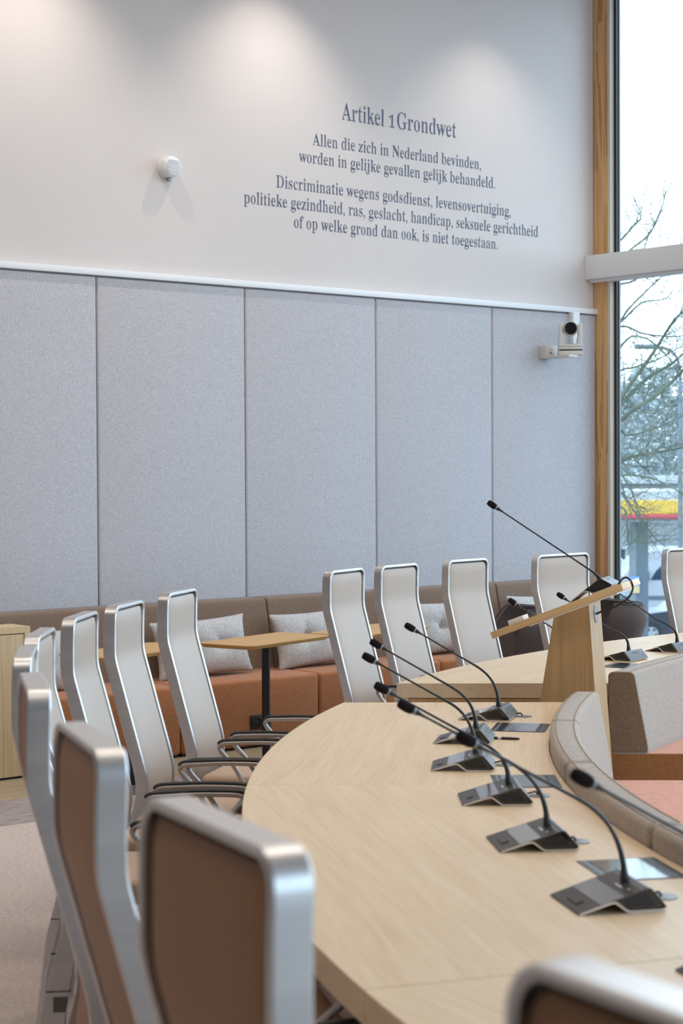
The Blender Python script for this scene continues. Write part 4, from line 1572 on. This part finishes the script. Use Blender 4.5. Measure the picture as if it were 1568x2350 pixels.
trunk = MB()
trunk.tube(smooth_path([tw(1330, 2260), tw(1328, 1700), tw(1333, 1300), tw(1340, 1100), tw(1352, 900), tw(1370, 700), tw(1385, 560), tw(1398, 430)], 4), [0.22 - 0.19 * i / 28 for i in range(29)], 10)
trunk.build('trunk', M_bark, tree, smooth=60)
limbs = [
    [(1345, 1080), (1419, 923), (1455, 859), (1491, 812), (1533, 746), (1560, 723), (1620, 690)],
    [(1340, 1060), (1419, 961), (1469, 923), (1511, 890), (1555, 845), (1553, 810), (1600, 770)],
    [(1345, 1020), (1419, 934), (1477, 876), (1533, 842), (1568, 812), (1640, 760)],
    [(1358, 850), (1419, 751), (1436, 718), (1469, 685), (1511, 646), (1535, 625), (1560, 560)],
    [(1365, 800), (1419, 745), (1455, 710), (1508, 701), (1533, 668)],
    [(1352, 790), (1419, 757), (1466, 776), (1538, 784), (1600, 770)],
    [(1340, 1010), (1419, 973), (1461, 1000), (1533, 981), (1568, 964), (1640, 930)],
    [(1338, 1110), (1419, 1061), (1470, 1048), (1502, 1042), (1568, 1031), (1640, 1010)],
    [(1336, 1110), (1419, 1094), (1483, 1100), (1533, 1125), (1568, 1150), (1610, 1190)],
    [(1340, 1080), (1419, 1030), (1455, 1085), (1480, 1130), (1500, 1185), (1512, 1215), (1550, 1240)],
    [(1338, 1140), (1420, 1130), (1445, 1172), (1478, 1205), (1500, 1240), (1530, 1238)],
    [(1335, 1180), (1420, 1165), (1432, 1210), (1440, 1250), (1458, 1240), (1462, 1222)],
    [(1345, 950), (1419, 860), (1470, 842), (1520, 826), (1568, 800), (1620, 780)],
    [(1345, 960), (1419, 800), (1450, 790), (1490, 820), (1530, 860), (1568, 870)],
    [(1375, 640), (1419, 600), (1457, 570), (1472, 545), (1490, 500), (1497, 470)],
    [(1380, 600), (1420, 560), (1440, 535), (1455, 520), (1460, 490)],
    [(1372, 660), (1470, 640), (1500, 570), (1512, 535), (1517, 500)],
    [(1345, 990), (1419, 1010), (1440, 1050), (1450, 1110), (1470, 1160), (1515, 1175)],
]
br = MB()
tw_n = 0


def twig(p, d, length, r, depth):
    global tw_n
    if tw_n > 3200 or length < 0.10:
        return
    tw_n += 1
    n = 5
    pts = [p]
    dd = d.normalized()
    for i in range(n):
        dd = (dd + Vector((rnd.gauss(0, 0.18), rnd.gauss(0, 0.18), rnd.gauss(0.05, 0.16)))).normalized()
        pts.append(pts[-1] + dd * length / n)
    br.tube(pts, [r * (1 - 0.75 * i / n) for i in range(n + 1)], 5)
    if depth > 0:
        for i in range(1, n):
            if rnd.random() < 0.75:
                side = Vector((rnd.gauss(0, 1), rnd.gauss(0, 0.6), rnd.gauss(0.2, 0.8))).normalized()
                nd = (dd * 0.7 + side * 0.9).normalized()
                twig(pts[i], nd, length * rnd.uniform(0.35, 0.7), r * 0.62, depth - 1)


for li, L_ in enumerate(limbs):
    dy0 = rnd.uniform(-0.9, 0.9)
    pts = [tw(x, y, dy0 * min(1, i / 2) + rnd.uniform(-0.1, 0.1)) for i, (x, y) in enumerate(L_)]
    sp = smooth_path(pts, 5)
    n = len(sp)
    r0 = 0.024 if li in (1, 0, 2, 7) else 0.013
    br.tube(sp, [r0 * (1 - 0.8 * i / n) for i in range(n)], 7)
    for i in range(4, n - 1):
        if rnd.random() < 0.9:
            d = (sp[i + 1] - sp[i]).normalized()
            side = Vector((rnd.gauss(0, 1), rnd.gauss(0, 0.5), rnd.gauss(0.1, 1))).normalized()
            twig(sp[i], d * 0.8 + side * 0.8, rnd.uniform(0.2, 0.7), max(0.0035, r0 * 0.30 * (1 - 0.5 * i / n)), 2)
br.build('branches', M_bark, tree, smooth=0)

# tree line far behind, haze put into its pale colour
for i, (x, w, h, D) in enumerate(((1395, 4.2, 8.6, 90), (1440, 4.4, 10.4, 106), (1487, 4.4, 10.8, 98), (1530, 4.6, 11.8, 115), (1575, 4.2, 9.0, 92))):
    p = outdoor(D, x)
    nm = ['leftmost, partly behind the window post', 'second from the window post', 'tallest, in the middle of the pane', 'right of the tallest one', 'at the right photo edge'][i]
    t = thing('distant_tree', 'hazy grey-green tree far beyond the station, ' + nm, 'tree', p, FR, 'hazy trees beyond the filling station')
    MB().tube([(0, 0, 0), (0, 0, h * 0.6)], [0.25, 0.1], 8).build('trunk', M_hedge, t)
    rr_ = random.Random(30 + i)
    cr = MB()
    for q in range(2600):
        a, b = rr_.uniform(0, 2 * PI), rr_.random() ** 0.5
        z = rr_.uniform(0.12, 1.0)
        ww = w / 2 * (0.35 + 0.65 * math.sin(PI * min(1, 0.18 + z * 0.8)))
        c0 = Vector((b * ww * math.cos(a), b * ww * math.sin(a), z * h))
        sz = rr_.uniform(0.07, 0.22)
        ax = [Vector((rr_.gauss(0, 1), rr_.gauss(0, 1), rr_.gauss(0, 1))).normalized() * sz for _ in range(3)]
        cr.add([c0 + ax[0], c0 + ax[1], c0 + ax[2], c0 - ax[0] * 0.7 - ax[1] * 0.5], [(0, 1, 2), (0, 1, 3), (1, 2, 3), (0, 2, 3)])
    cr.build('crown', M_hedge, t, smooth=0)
